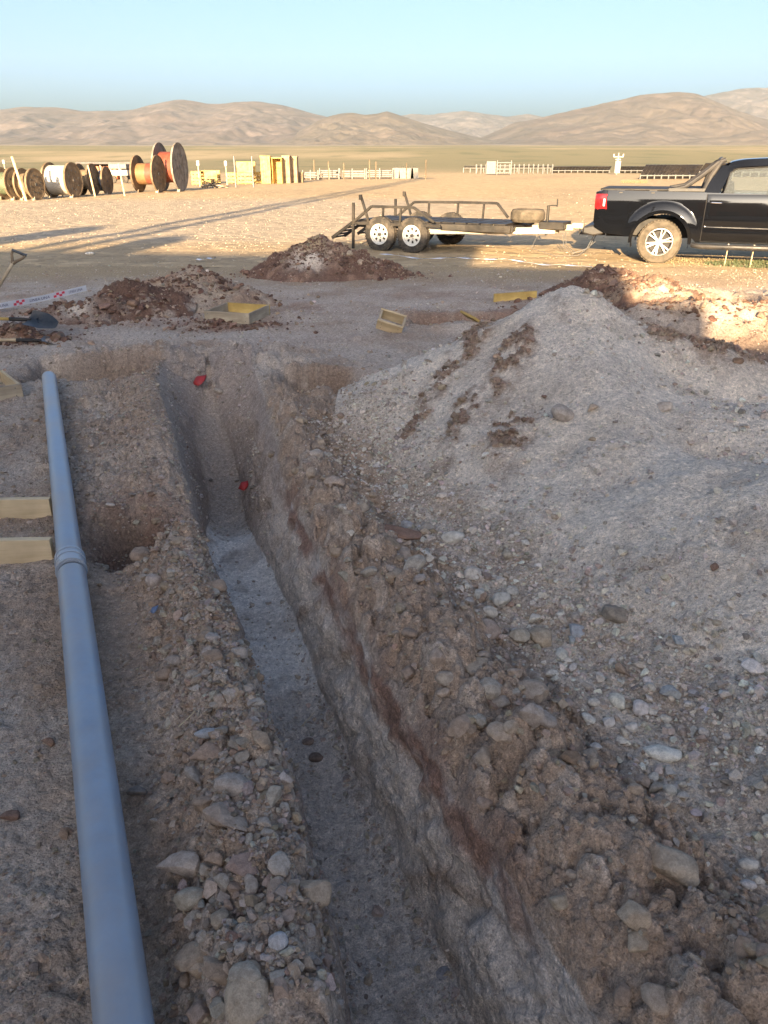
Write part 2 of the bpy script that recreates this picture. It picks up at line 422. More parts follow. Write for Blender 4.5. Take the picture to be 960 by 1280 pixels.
def ground_z(x, y):
    """height of the soil away from the trench itself"""
    rr = rimR(y); ll = rimL(y)
    z = .03 * fbm(x * .9, y * .9, 0, 3) + .012 * fbm(x * 4, y * 4, 2.0, 3)
    z = z * sstep(.05, .4, np.minimum(np.abs(x - rr), np.abs(x - ll)))
    dR = x - rr
    wR = np.interp(y, [0, 2, 3.2, 4.5, 5.6], [.52, .50, .42, .32, .24])
    aR = np.interp(y, [-2, 0, 1.2, 3, 4.6, 5.6, 6.6], [.0, .19, .19, .17, .13, .07, 0])
    z = z + np.where(dR > -.2, aR * np.sqrt(np.clip(dR / (wR * .35), 0, 1)) * (1 - sstep(.55, 1.25, dR / wR)), 0)
    dL = ll - x
    aL = np.interp(y, [-2, 0, 1.2, 2.8, 3.3, 3.6, 7, 7.6], [.0, .12, .12, .12, .10, .05, .05, 0])
    wL = np.interp(y, [0, 1.2, 2.5, 3.2, 4, 7], [.34, .34, .30, .30, .35, .3])
    z = z + np.where(dL > -.2, aL * np.sqrt(np.clip(dL / (wL * .3), 0, 1)) * (1 - sstep(.5, 1.2, dL / wL)), 0)
    for cx, cy, rx, ry, dz, p in PITS:
        wob = 1 + .45 * fbm(x * 2.6 + cx, y * 2.6, 7.7, 3)
        z = z + dz * gauss((x - cx) * wob, (y - cy) * wob, 0, 0, rx, ry, p)
    for cx, cy, rx, ry, dz, p in BUMPS:
        z = z + dz * gauss(x, y, cx, cy, rx, ry, p)
    return z
C_BROWN = (.41, .305, .225); C_GREY = (.50, .41, .33); C_PALE = (.71, .615, .51); C_RUST = (.26, .14, .095)
C_UMB = (.185, .11, .08); C_CLAY = (.43, .315, .23); C_SAND = (.46, .345, .205); C_DARK = (.20, .145, .11); C_DUST = (.59, .50, .415)
# clay-brown patches on the flat work area: (u, v) in the photo is where each was dug out
def soil_colour(x, y, rr, ll):
    n1 = fbm(x * 1.3, y * 1.3, 9.0, 4); n2 = fbm(x * 5, y * 5, 4.0, 4)
    c = mix(np.broadcast_to(C_BROWN, x.shape + (3,)), C_GREY, sstep(-.25, .35, n1 + .5 * n2))
    # compacted grey apron beyond the trench
    c = mix(c, C_DUST, .55 * sstep(5.2, 7.0, y) * sstep(-.3, .3, n1 + .15) * (1 - sstep(10.5, 13, y)))
    dR = x - rr; dL = ll - x
    c = mix(c, C_CLAY, .92 * sstep(0, .05, dR) * (1 - sstep(.42, .62, dR)) * (1 - sstep(5.5, 6.8, y)))
    c = mix(c, C_PALE, .6 * sstep(.5, .75, dR) * (1 - sstep(4.4, 5.4, y)))
    c = mix(c, C_CLAY, .45 * sstep(0, .04, dL) * (1 - sstep(.3, .5, dL)) * (1 - sstep(7, 8, y)))
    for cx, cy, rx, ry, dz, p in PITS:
        c = mix(c, (.185, .13, .10), .9 * gauss(x, y, cx, cy, rx * 1.22, ry * 1.25, 5) * sstep(-.75, -.1, n2 + .25))  # pits darkened: damper soil plus the hollows' shade put into the colour
    for cx, cy, rx, ry, a in ((-1.75, 8.75, .8, .25, .8), (-1.1, 9.9, .55, .5, .6), (.2, 12.6, 1.3, .5, .6), (-3.6, 8.15, .45, .25, .7),
                              (2.0, 9.7, .8, .35, .6), (3.2, 9.6, .8, .6, .5), (-2.9, 9.2, 1.2, .5, .4), (-1.3, 3.6, .3, .4, .5), (.0, 6.35, .45, .25, .5), (1.0, 9.5, 1.0, .4, .5), (-.6, 8.0, .8, .4, .3), (-1.7, 7.4, .8, .3, .35), (.6, 10.8, 1.2, .4, .35)):
        c = mix(c, C_RUST, a * gauss(x, y, cx, cy, rx, ry, 2) * sstep(-.35, .15, n2))
    return c
def yard_colour(x, y):
    n1 = fbm(x * .12, y * .06, 1.0, 4); n2 = fbm(x * .9, y * .45, 6.0, 4)
    c = mix(np.broadcast_to(C_SAND, x.shape + (3,)), (.40, .30, .185), sstep(-.1, .5, n1))
    grav = sstep(17, 20, y) * (1 - sstep(36, 44, y)) * (1 - sstep(-2, 8, x - .2 * (y - 25)))
    c = mix(c, (.40, .335, .255), .75 * grav)
    c = c * (1 + .12 * n2)[..., None]
    return c
def near_z(x, y): return .05 * fbm(x * .25, y * .25, 3.0, 3) * sstep(11, 18, np.abs(y) + 0 * x)

def ground_rows():
    ys = [-14.0]
    while ys[-1] < .45: ys.append(ys[-1] + min(.6, max(.02, (.55 - ys[-1]) * .12)))
    y = .47
    while y < 14: ys.append(y); y += max(.0055, .0056 * y)
    ys.append(14.0)
    return np.array(ys)
def side_offsets(n, first, last):
    k = np.arange(n); a = np.cumsum(first * (1 + (k / n) ** 4 * 14)); return a
ys = ground_rows()
nr = len(ys)
LW, FW, RW = 22, 44, 54
offL = side_offsets(300, .0115, 0)[::-1]; offR = side_offsets(360, .0115, 0)
rowsP = []
kk = np.clip(.30 + .085 * np.abs(ys), .3, 1.3)
Lr = rimL(ys); Rr = rimR(ys); Fz = floor_z(ys)
depth = -Fz
live = sstep(0, .08, depth)
wl = (.05 + .20 * sstep(3.5, 5.6, ys) + .10 * sstep(5.8, 7.2, ys)) * live + .0005; wr_ = (.085 + .15 * sstep(3.2, 5.0, ys) + .16 * sstep(5.5, 7.2, ys)) * live + .0005
colsX = []
XL = Lr[:, None] - offL[None, :] * kk[:, None]
XR = Rr[:, None] + offR[None, :] * kk[:, None]
extL = np.linspace(0, 1, 9)[:-1]
XL0 = -14 + (XL[:, :1] + 14) * extL[None, :] ** .7
XR0 = 14 - (14 - XR[:, -1:]) * extL[None, ::-1] ** .7
tl = np.linspace(0, 1, LW + 2)[1:-1]; tf = np.linspace(0, 1, FW); tr_ = np.linspace(0, 1, RW + 2)[1:-1]
Xwl = Lr[:, None] + wl[:, None] * tl[None, :]
Xf = (Lr + wl)[:, None] + ((Rr - wr_) - (Lr + wl))[:, None] * tf[None, :]
Xwr = (Rr - wr_)[:, None] + wr_[:, None] * tr_[None, :]
X = np.concatenate([XL0, XL, Xwl, Xf, Xwr, XR, XR0], 1)
Y = np.repeat(ys[:, None], X.shape[1], 1)
nL = XL0.shape[1] + XL.shape[1]
sl_wl = slice(nL, nL + LW); sl_f = slice(nL + LW, nL + LW + FW); sl_wr = slice(nL + LW + FW, nL + LW + FW + RW); sl_R = slice(nL + LW + FW + RW, X.shape[1])
GZ = ground_z(X, Y) + near_z(X, Y)
Z = GZ.copy()
zL = GZ[:, nL - 1]; zR = GZ[:, sl_R.start]
fz = Fz[:, None] + 0 * Xf
fl = sstep(0, .1, depth)[:, None]
# uneven floor, loose crumbs against both walls
ft = tf[None, :]
fz = fz + fl * (.035 * fbm(Xf * 5, Y[:, sl_f] * 3, 1.0, 4) + .05 * np.exp(-ft / .12) * (1 + fbm(Xf * 6, Y[:, sl_f] * 6, 2, 2)) + .035 * np.exp(-(1 - ft) / .12))
Z[:, sl_f] = np.where(fl > 0, fz, GZ[:, sl_f])
Z[:, sl_wl] = zL[:, None] + (Z[:, sl_f][:, :1] - zL[:, None]) * tl[None, :]
Z[:, sl_wr] = Z[:, sl_f][:, -1:] + (zR[:, None] - Z[:, sl_f][:, -1:]) * tr_[None, :]
dR = X - Rr[:, None]; dL = Lr[:, None] - X
isw = np.zeros_like(X); isw[:, sl_wr] = 1; isw[:, sl_wl] = -1
# clods on both shoulders
mR = sstep(-.02, .06, dR) * (1 - sstep(.42, .75, dR)) * (1 - sstep(6.6, 7.6, Y)) * sstep(-2, -1.5, Y)
mL = sstep(-.01, .05, dL) * (1 - sstep(.28, .46, dL)) * (1 - sstep(3.2, 3.6, Y)) * sstep(-2, -1.5, Y)
mL2 = sstep(-.01, .05, dL) * (1 - sstep(.55, 1.0, dL)) * sstep(3.2, 3.6, Y) * (1 - sstep(7.0, 7.6, Y))
near = sstep(.2, .6, Y) * (1 - sstep(8, 13, Y))
mP = np.zeros_like(X)
for _p in PITS: mP = np.maximum(mP, gauss(X, Y, _p[0], _p[1], _p[2] * 1.25, _p[3] * 1.35, 4))
mB = sstep(2.2, 2.8, X) * (1 - sstep(6.2, 6.8, X)) * sstep(7.2, 7.8, Y) * (1 - sstep(10.6, 11.6, Y))
mE = gauss(X, Y, -1.6, 7.3, 1.0, .5, 4)
patch2 = sstep(-.25, .3, fbm(X * 3.1, Y * 3.1, 22.0, 3))
patch = sstep(-.3, .25, fbm(X * 2.2, Y * 2.2, 12.0, 3))
l1, id1 = lumps(X, Y, Z, .15, np.clip(mR + .5 * mL + .6 * mL2 * patch2 + .5 * mP + .8 * mB + .6 * mE, 0, 1))
l2, id2 = lumps(X, Y, Z, .07, np.clip(mR + mL + (.4 + .6 * patch2) * mL2 + .55 * patch * near + .8 * mP + .9 * mB + .8 * mE, 0, 1))
l3, id3 = lumps(X, Y, Z, .035, np.clip(.8 * mR + .8 * mL + .6 * mL2 + .55 * near * (1 - isw ** 2), 0, 1) * (Y > .4) * (Y < 9))
Z = Z + .10 * l1 + .045 * l2 + .013 * l3 - .045 * mR
Z = Z + sstep(6.8, 8.2, Y) * (1 - sstep(11.0, 12.6, Y)) * .05 * fbm(X * 1.7, Y * 1.7, 44, 4)
Z = Z + mR * (.016 * l3 + .02 * (np.abs(fbm(X * 9, Y * 9, Z * 9, 4)) - .2)) + near * (.012 * fbm(X * 7, Y * 7, 5.0, 3) + .005 * fbm(X * 30, Y * 30, 8.0, 3))
# wall relief: slabs, bucket scrape marks, stones standing proud, pushed along x
wz = Z; trow = np.zeros(X.shape[1]); trow[sl_wr] = tr_; trow[sl_R] = 0; trl = np.zeros(X.shape[1]); trl[sl_wl] = tl
wn1 = fbm(X * 2 + wz * 2, Y * 3.2, wz * 5, 4); wn2 = 1 - np.abs(fbm(Y * 9 + wz * 5, wz * 1.5, X * 2, 3)) * 2; wn3 = fbm(Y * 30, wz * 22, X * 10, 3)
wmask = np.zeros_like(X); wmask[:, sl_wr] = 1; wmask = wmask * fl
wl1, _i = lumps(Y * 1.0, wz * 1.0, X * 0, .11, wmask); wl2, _j = lumps(Y * 1.0, wz * 1.0, X * 0, .045, wmask)
env = np.sin(np.pi * np.clip(trow, 0, 1))[None, :] ** .45
X = X - wmask * env * (.05 * wn1 + .016 * wn2 + .008 * wn3 + .035 * wl1 + .014 * wl2 - .03)
envl = np.sin(np.pi * np.clip(trl, 0, 1))[None, :] ** .5
X = X + fl * envl * (.05 * wn1 + .012 * wn3)
# colour
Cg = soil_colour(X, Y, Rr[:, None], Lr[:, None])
yc = yard_colour(X, Y)
Cg = mix(Cg, yc, sstep(11.0, 14.0, Y + .8 * fbm(X * .5, Y * .5, 2, 2)) * np.ones_like(X))
Cg = mix(Cg, C_DARK, np.clip(.12 * (id1 < .2) * mR + .15 * (id2 < .15) * (mR + mL), 0, .4))
Cg = mix(Cg, C_DUST, np.clip(.35 * (id2 > .8) * (mR + mL), 0, .6))
# wall strata: pale lower, rust seam on top
tw = np.zeros_like(X); tw[:, sl_wr] = tr_[None, :]; tw[:, sl_R] = 1
wob = .12 * fbm(Y * 1.5, Y * 0 + X * 0 + 3.3, 0, 3)
cw = mix(np.broadcast_to((.62, .545, .475), X.shape + (3,)), (.42, .325, .255), sstep(.0, .5, fbm(Y * 6 + Z * 5, Z * 3, 0 * X, 4)))
cw = mix(cw, C_RUST, .85 * sstep(.62, .85, tw + wob * 1.6) * sstep(-.35, .1, fbm(Y * 4, Z * 8, 0 * X + 6, 3)) * sstep(1.1, 1.5, Y) * (1 - sstep(3.8, 4.6, Y)))
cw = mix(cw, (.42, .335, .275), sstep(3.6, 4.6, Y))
Cg = np.where((isw > 0)[..., None] & (fl > .02)[..., None], cw, Cg)
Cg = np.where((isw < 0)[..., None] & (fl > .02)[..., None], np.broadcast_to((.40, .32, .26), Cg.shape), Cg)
seam = sstep(-.02, .01, dR) * (1 - sstep(.02, .08, dR)) * sstep(1.1, 1.5, Y) * (1 - sstep(3.8, 4.6, Y)) * sstep(-.2, .3, fbm(Y * 3, X * 8, 0 * X + 2, 3))
Cg = mix(Cg, C_RUST, .55 * seam)
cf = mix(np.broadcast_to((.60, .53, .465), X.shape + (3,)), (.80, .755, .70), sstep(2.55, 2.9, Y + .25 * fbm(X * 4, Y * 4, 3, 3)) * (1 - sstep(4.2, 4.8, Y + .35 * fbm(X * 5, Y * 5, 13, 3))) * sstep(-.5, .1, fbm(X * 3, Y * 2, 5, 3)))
cf = mix(cf, (.36, .29, .235), .5 * sstep(.15, .4, fbm(X * 7, Y * 7, 15, 3)))
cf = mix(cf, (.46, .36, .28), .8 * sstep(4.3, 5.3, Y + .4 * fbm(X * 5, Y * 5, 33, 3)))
inF = np.zeros_like(X); inF[:, sl_f] = 1
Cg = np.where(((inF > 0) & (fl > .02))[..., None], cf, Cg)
Cg = Cg * (1 + .13 * fbm(X * 14, Y * 14, Z * 14, 3))[..., None]
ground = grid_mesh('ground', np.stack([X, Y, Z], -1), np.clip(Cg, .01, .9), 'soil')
tag(ground, kind='structure')

# raster of heights for standing things on the ground
RX0, RY0, RD = -6.0, .4, .012
RNX, RNY = int(12.5 / RD), int(13.4 / RD)
RAST = np.full((RNY, RNX), -9.0)
def rast_add(P):
    i = ((P[..., 0] - RX0) / RD).astype(int).ravel(); j = ((P[..., 1] - RY0) / RD).astype(int).ravel(); z = P[..., 2].ravel()
    m = (i >= 0) & (i < RNX) & (j >= 0) & (j < RNY)
    np.maximum.at(RAST, (j[m], i[m]), z[m])
rast_add(np.stack([X, Y, Z], -1))
def fill_rast():
    A = RAST.copy()
    for _ in range(14):
        bad = A < -8
        if not bad.any(): break
        B = A.copy()
        for dj, di in ((0, 1), (0, -1), (1, 0), (-1, 0)):
            S = np.roll(np.roll(A, dj, 0), di, 1); B = np.where((B < -8) & (S > -8), S, B)
        A = B
    A[A < -8] = 0
    return A

# ------------------------------------------------------------------ the yard, the plain
def rise(y): return np.where(y > 220, .0175 * (y - 220) ** 1.0 * sstep(220, 900, y), 0.0)
def far_z(x, y):
    z = near_z(x, y) + .25 * fbm(x * .02, y * .02, 3, 3) * sstep(40, 160, y)
    return z + rise(y) + sstep(300, 1500, y) * 6 * fbm(x * .002, y * .0015, 8.0, 4)
fy = [14.0]
while fy[-1] < 9400: fy.append(fy[-1] * 1.0165)
fy = np.array(fy); tcol = np.linspace(-1, 1, 561)
W = np.maximum(300, 1.0 * fy); k0 = .55 * fy
FX = k0[:, None] * np.sinh(np.arcsinh(W / k0)[:, None] * tcol[None, :]); FX[0] = np.where(np.abs(FX[0]) < 14, FX[0], FX[0])
FYY = np.repeat(fy[:, None], 561, 1)
FZ = far_z(FX, FYY); FZ[0] -= .004
FC = yard_colour(FX, FYY)
# scrub plain: olive and tan bands
pl = sstep(105, 150, FYY + 12 * fbm(FX * .02, FYY * .02, 5, 3))
n1 = fbm(FX * .004, FYY * .0022, 5, 5); n2 = fbm(FX * .03, FYY * .012, 1, 4)
pc = mix(np.broadcast_to((.235, .205, .115), FX.shape + (3,)), (.37, .295, .18), sstep(-.05, .4, n1))
pc = mix(pc, (.15, .15, .08), .7 * sstep(.0, .45, n2))
pc = mix(pc, (.26, .21, .165), sstep(1600, 4200, FYY))
FC = mix(FC, pc, pl)
fg = grid_mesh('yard_ground', np.stack([FX, FYY, FZ], -1), np.clip(FC, .01, .9), 'soil_far'); tag(fg, kind='structure')
def flat_patch(name, x0, x1, y0, y1, n=40):
    a, b_ = np.meshgrid(np.linspace(x0, x1, n), np.linspace(y0, y1, n))
    z = near_z(a, b_) - .004
    return tag(grid_mesh(name, np.stack([a, b_, z], -1), yard_colour(a, b_), 'soil_far'), kind='structure')
flat_patch('back_ground', -300, 300, -300, -14)
flat_patch('side_ground', -300, -14, -14, 14)
flat_patch('side_ground', 14, 300, -14, 14)

# ------------------------------------------------------------------ mountains
def mountain(name, pts, D, foot, seed, col, sc=1.0):
    us = np.array([p[0] for p in pts], float); vs = np.array([p[1] for p in pts], float)
    th = []; hh = []
    for u, v in pts:
        q = gy(u, v, D); th.append(q.x); hh.append(q.z)
    x = np.linspace(th[0], th[-1], 420); H = np.interp(x, th, hh)
    k = np.ones(7) / 7; H = np.convolve(np.pad(H, 3, 'edge'), k, 'valid')
    H = H + 14 * sc * fbm(x / 260, x * 0 + seed, 0, 4)
    s = np.concatenate([np.linspace(-.5, 0, 30)[:-1], np.linspace(0, 1, 150)])
    Xm = np.repeat(x[None, :], len(s), 0); Sm = np.repeat(s[:, None], len(x), 1)
    base = rise(np.array([foot]))[0]
    Ym = D - (D - foot) * Sm
    Xm = Xm * (Ym / D) ** .25
    wx = Xm + 160 * fbm(Xm / 700, Ym / 700, seed, 3); wy = Ym + 160 * fbm(Xm / 700 + 9, Ym / 700, seed, 3)
    rid = 1 - np.abs(fbm(wx / (520 * sc), wy / (900 * sc), seed + 2.2, 5)) * 2.2
    f = np.where(Sm >= 0, (1 - np.clip(Sm, 0, 1)) ** 1.35, 1 - (2 * -Sm) ** 1.5)
    env = np.where(Sm >= 0, 4 * np.clip(Sm, 0, 1) * (1 - np.clip(Sm, 0, 1)), 0) ** .8
    Zm = base - 12 + (H[None, :] - base + 12) * np.clip(f + .17 * env * (rid - .62), -.05, 1.0)
    slope = fbm(wx / 300, wy / 300, seed + 5, 5)
    Cm = mix(np.broadcast_to(col, Xm.shape + (3,)), tuple(c * 1.16 for c in col), sstep(-.1, .45, slope))
    Cm = mix(Cm, (.115, .084, .075), .5 * sstep(.05, .5, fbm(wx / 900, wy / 500, seed + 8, 3)))
    Cm = mix(Cm, (.16, .128, .10), sstep(.65, 1.0, Sm) * .8)
    o = grid_mesh(name, np.stack([Xm, Ym, Zm], -1)[:, ::-1], Cm[:, ::-1], 'hill'); return tag(o, kind='structure')
MC = (.122, .098, .091)
mountain('mountain', [(-420, 160), (-200, 128), (-90, 124), (0, 137), (30, 134), (70, 134), (110, 139), (165, 138), (190, 131), (220, 124), (240, 126), (262, 131), (300, 127), (330, 127), (352, 131), (380, 139), (420, 150), (470, 165), (540, 182), (600, 200)], 7000, 4300, 2.0, MC)
mountain('mountain', [(330, 190), (370, 165), (400, 150), (425, 142), (440, 140), (456, 143), (470, 142), (484, 139), (505, 146), (530, 154), (565, 164), (610, 174), (660, 186), (720, 198)], 5600, 4100, 5.0, (.125, .102, .084), .7)
mountain('mountain', [(420, 175), (470, 150), (510, 143), (545, 143), (580, 138), (600, 141), (630, 146), (660, 142), (700, 150), (760, 165), (860, 180)], 9000, 6200, 8.0, (.125, .108, .108), 1.1)
mountain('mountain', [(540, 192), (600, 172), (640, 155), (680, 146), (720, 137), (750, 130), (775, 125), (790, 122), (806, 118), (842, 114), (868, 117), (890, 125), (915, 136), (945, 146), (990, 156), (1080, 170), (1250, 185)], 6000, 4000, 11.0, (.122, .098, .084))
mountain('mountain', [(820, 170), (850, 135), (880, 120), (905, 115), (930, 110), (960, 110), (1000, 104), (1100, 112), (1250, 118), (1450, 150)], 8600, 5600, 14.0, (.115, .098, .098), 1.1)

# ------------------------------------------------------------------ heaps of dug-out soil (each lies on the ground)
def heap(name, label, x0, x1, y0, y1, hfun, cfun, nx, ny, cat='soil heap', clod=.02, fine=.008):
    # spacing grows with distance from the camera
    yy = np.linspace(0, 1, ny); yv = y0 * (y1 / y0) ** yy
    xv = np.linspace(x0, x1, nx)
    a, b_ = np.meshgrid(xv, yv)
    gz = ground_z(a, b_) + near_z(a, b_)
    h = hfun(a, b_); h = h + .035 * fbm(a * 4.5, b_ * 4.5, 61, 3) * (1 - sstep(.1, .3, h))
    m = sstep(-.01, .06, h)
    z = gz + h
    l1, i1 = lumps(a, b_, z, clod * 5.5, m); l2, i2 = lumps(a, b_, z, clod * 2.4, m)
    pm = sstep(-.2, .3, fbm(a * 2.5, b_ * 2.5, 21, 3))
    z = z + m * (.6 * clod * l1 * pm + .45 * clod * l2 * (.35 + .65 * pm) + fine * fbm(a * 22, b_ * 22, z * 22, 4) + .045 * fbm(a * 2.8, b_ * 2.8, 2, 4))
    c = cfun(a, b_, h); cm_ = (1 - sstep(.30, .46, c[..., 0])) * m; l3c, _i3 = lumps(a, b_, z, .085, cm_); l4c, _i4 = lumps(a, b_, z, .04, cm_); z = z + .035 * l3c + .016 * l4c
    st_ = fbm(a * 9 + b_ * 3, b_ * 2.2 - a * .8, 5, 4); z = z + m * .014 * st_
    c = mix(c, tuple(np.array(C_DARK)), .25 * (i1 < .18) * pm * m)
    c = c * (1 + .10 * fbm(a * 16, b_ * 16, z * 16, 3))[..., None]
    P = np.stack([a, b_, z], -1)
    o = grid_mesh(name, P, np.clip(c, .01, .9), 'soil', keep=h > -.035)
    rast_add(P[h > -.02])
    return tag(o, label, cat)
def cone(x, y, cx, cy, h, sl, rnd=.12, ex=1., ey=1., rot=0.):
    dx, dy = x - cx, y - cy
    if rot: dx, dy = dx * math.cos(rot) + dy * math.sin(rot), -dx * math.sin(rot) + dy * math.cos(rot)
    d = np.sqrt((dx / ex) ** 2 + (dy / ey) ** 2 + rnd ** 2) - rnd
    return h - sl * d
def smax(*hs, k=.05):
    out = hs[0]
    for b_ in hs[1:]:
        d = np.clip(.5 + .5 * (b_ - out) / k, 0, 1); out = out * (1 - d) + b_ * d + k * d * (1 - d)
    return out
def seg_ridge(x, y, p, q, h0, h1, sl, rnd=.15):
    px, py = p; qx, qy = q; L2 = (qx - px) ** 2 + (qy - py) ** 2
    t = np.clip(((x - px) * (qx - px) + (y - py) * (qy - py)) / L2, 0, 1)
    d = np.sqrt((x - px - t * (qx - px)) ** 2 + (y - py - t * (qy - py)) ** 2 + rnd ** 2) - rnd
    return h0 + (h1 - h0) * t - sl * d
def big_h(x, y):
    w = 1 + .0 * x
    x = x + .10 * fbm(x * 1.6, y * 1.6, 4, 3); y = y + .10 * fbm(x * 1.6, y * 1.6, 14, 3)
    c1 = cone(x, y, 1.28, 5.35, .95, .69, .06)
    c1b = seg_ridge(x, y, (1.3, 5.3), (2.3, 5.6), .80, .42, .66)
    c2 = seg_ridge(x, y, (.82, 4.15), (1.65, 3.05), .27, .47, .50, .22)
    c3 = seg_ridge(x, y, (1.65, 3.05), (2.7, 1.8), .47, .78, .50, .25)
    c4 = seg_ridge(x, y, (2.05, 1.9), (3.0, .8), .42, .7, .5, .3)
    c5 = seg_ridge(x, y, (1.55, 4.3), (3.0, 3.4), .48, .55, .5, .3)
    c6 = seg_ridge(x, y, (1.27, 5.25), (1.28, 3.7), .88, .44, .52, .15)
    c7 = seg_ridge(x, y, (1.4, 5.2), (2.9, 4.7), .80, .40, .58, .15)
    return smax(c1, c1b, c2, c3, c4, c5, c6, c7, k=.09) - .02
def big_c(x, y, h):
    n = fbm(x * 2.2, y * 2.2, 31, 4); n2 = fbm(x * 7, y * 7, 3, 3)
    c = mix(np.broadcast_to(C_PALE, x.shape + (3,)), (.62, .53, .435), sstep(-.1, .4, n))
    # slides of reddish clay down the faces
    for cx, cy, rx, ry, rot, a in ((.62, 5.35, .13, .42, -.35, 1.), (.30, 4.85, .10, .45, -.5, .9), (.75, 4.7, .10, .36, -.3, .8), (2.05, 5.2, .35, .30, .2, .75),
                                   (2.5, 5.1, .4, .3, .2, .75), (.36, 4.2, .08, .4, -.3, .6), (1.15, 5.15, .05, .2, 0, .5), (.55, 5.6, .3, .1, .3, .6), (.82, 4.86, .14, .24, -.3, 1.), (.70, 4.08, .15, .26, -.3, .9), (2.24, 5.0, .28, .2, .2, .95), (1.85, 5.05, .2, .22, .2, .9), (.5, 4.5, .1, .25, -.3, .8)):
        dx, dy = x - cx, y - cy
        dx, dy = dx * math.cos(rot) + dy * math.sin(rot), -dx * math.sin(rot) + dy * math.cos(rot)
        e = np.exp(-((dx / rx) ** 2 + (dy / ry) ** 2) ** 1.5) * sstep(-.5, .1, n2)
        c = mix(c, (.275, .185, .135), .95 * a * np.clip(e * 1.4, 0, 1) * sstep(-.35, .2, fbm(x * 11, y * 11, 6, 3)))
    c = mix(c, (.46, .365, .285), .85 * (1 - sstep(.0, .16, h + .06 * n2)))
    return c
heap('spoil_heap', 'large pale gravelly spoil heap running along the right side of the trench', -.35, 3.6, .9, 6.9, big_h, big_c, 540, 580, clod=.032, fine=.010)
def mk_heap(label, cones, palette, box, nx=150, ny=130, clod=.035):
    def hf(x, y):
        x2 = x + .08 * fbm(x * 2, y * 2, 6, 3); y2 = y + .08 * fbm(x * 2, y * 2, 16, 3)
        return smax(*[cone(x2, y2, *c) for c in cones], k=.05) - .02 + .13 * fbm(x * 3.2, y * 3.2, 26, 4) * sstep(.02, .2, smax(*[cone(x2, y2, *c) for c in cones], k=.05))
    def cf(x, y, h):
        n = fbm(x * 2.4, y * 2.4, 41 + box[0], 4)
        c = mix(np.broadcast_to(palette[0], x.shape + (3,)), palette[1], sstep(-.12, .12, n + palette[2]))
        for cx, cy, r, col, a in palette[3:]:
            c = mix(c, col, a * gauss(x, y, cx, cy, r, r, 3))
        return c
    return heap('soil_heap', label, *box, hf, cf, nx, ny, clod=clod * 1.5, fine=.03)
mk_heap('dark brown and pale soil mound beside the barrier tape', [(-3.4, 9.3, .24, .5, .1), (-3.05, 9.8, .33, .48, .1), (-3.75, 9.25, .16, .45, .1), (-2.7, 9.7, .22, .45, .1)],
        ((.45, .37, .30), C_UMB, .05, (-3.55, 9.15, .26, C_PALE, .8), (-3.2, 9.1, .24, C_UMB, .9), (-3.15, 9.75, .4, (.15, .09, .065), .85)), (-4.4, -2.3, 8.3, 10.9))
mk_heap('pale brown soil mound behind the open square timber form', [(-2.5, 10.5, .39, .44, .12), (-2.0, 10.2, .24, .42, .12), (-2.9, 10.4, .3, .45, .1)],
        ((.42, .33, .25), (.36, .25, .18), .0), (-3.6, -1.2, 9.2, 11.7))
mk_heap('reddish soil mound with a pale streak in front of the trailer wheels', [(-1.08, 13.35, .56, .50, .06), (-1.6, 13.1, .26, .42, .1), (-.5, 13.2, .34, .42, .1), (.0, 13.05, .17, .38, .1), (-1.2, 12.8, .28, .45, .1)],
        ((.30, .19, .135), C_UMB, .1, (-1.22, 12.75, .30, C_PALE, .9), (-1.15, 13.2, .25, C_SAND, .9), (-.7, 13.3, .3, C_CLAY, .5)), (-3.0, 1.2, 11.9, 13.95), 200, 120, .04)
mk_heap('low red-brown soil mound behind the crest of the pale heap', [(2.95, 10.6, .36, .45, .1), (3.4, 9.9, .38, .45, .15), (2.4, 9.95, .18, .4, .1)],
        ((.36, .25, .17), C_UMB, .05, (3.35, 9.6, .3, C_PALE, .5)), (1.8, 4.5, 8.9, 11.8))
mk_heap('small clod mound under the shovels', [(-3.9, 8.2, .10, .4, .1), (-4.25, 8.2, .12, .4, .1)], ((.34, .22, .15), C_RUST, .1), (-4.7, -3.2, 7.5, 8.7), 90, 80, .03)
HZ = fill_rast()
def zat(x, y):
    i = np.clip(((np.asarray(x) - RX0) / RD).astype(int), 0, RNX - 1); j = np.clip(((np.asarray(y) - RY0) / RD).astype(int), 0, RNY - 1)
    return HZ[j, i]
def on_surface(u, v):
    """first place along the photo ray that meets the ground raster"""
    a = (u - 480) / FPX; b = (640 - v) / FPX
    t = np.linspace(.9, 16, 6000); xs = a * t; yy = (CP + b * SP) * t; zz = CAMZ + (-SP + b * CP) * t
    hit = np.nonzero(zz <= zat(xs, yy))[0]
    i = hit[0] if len(hit) else -1
    return Vector((xs[i], yy[i], zat(xs[i], yy[i]))), t[i]

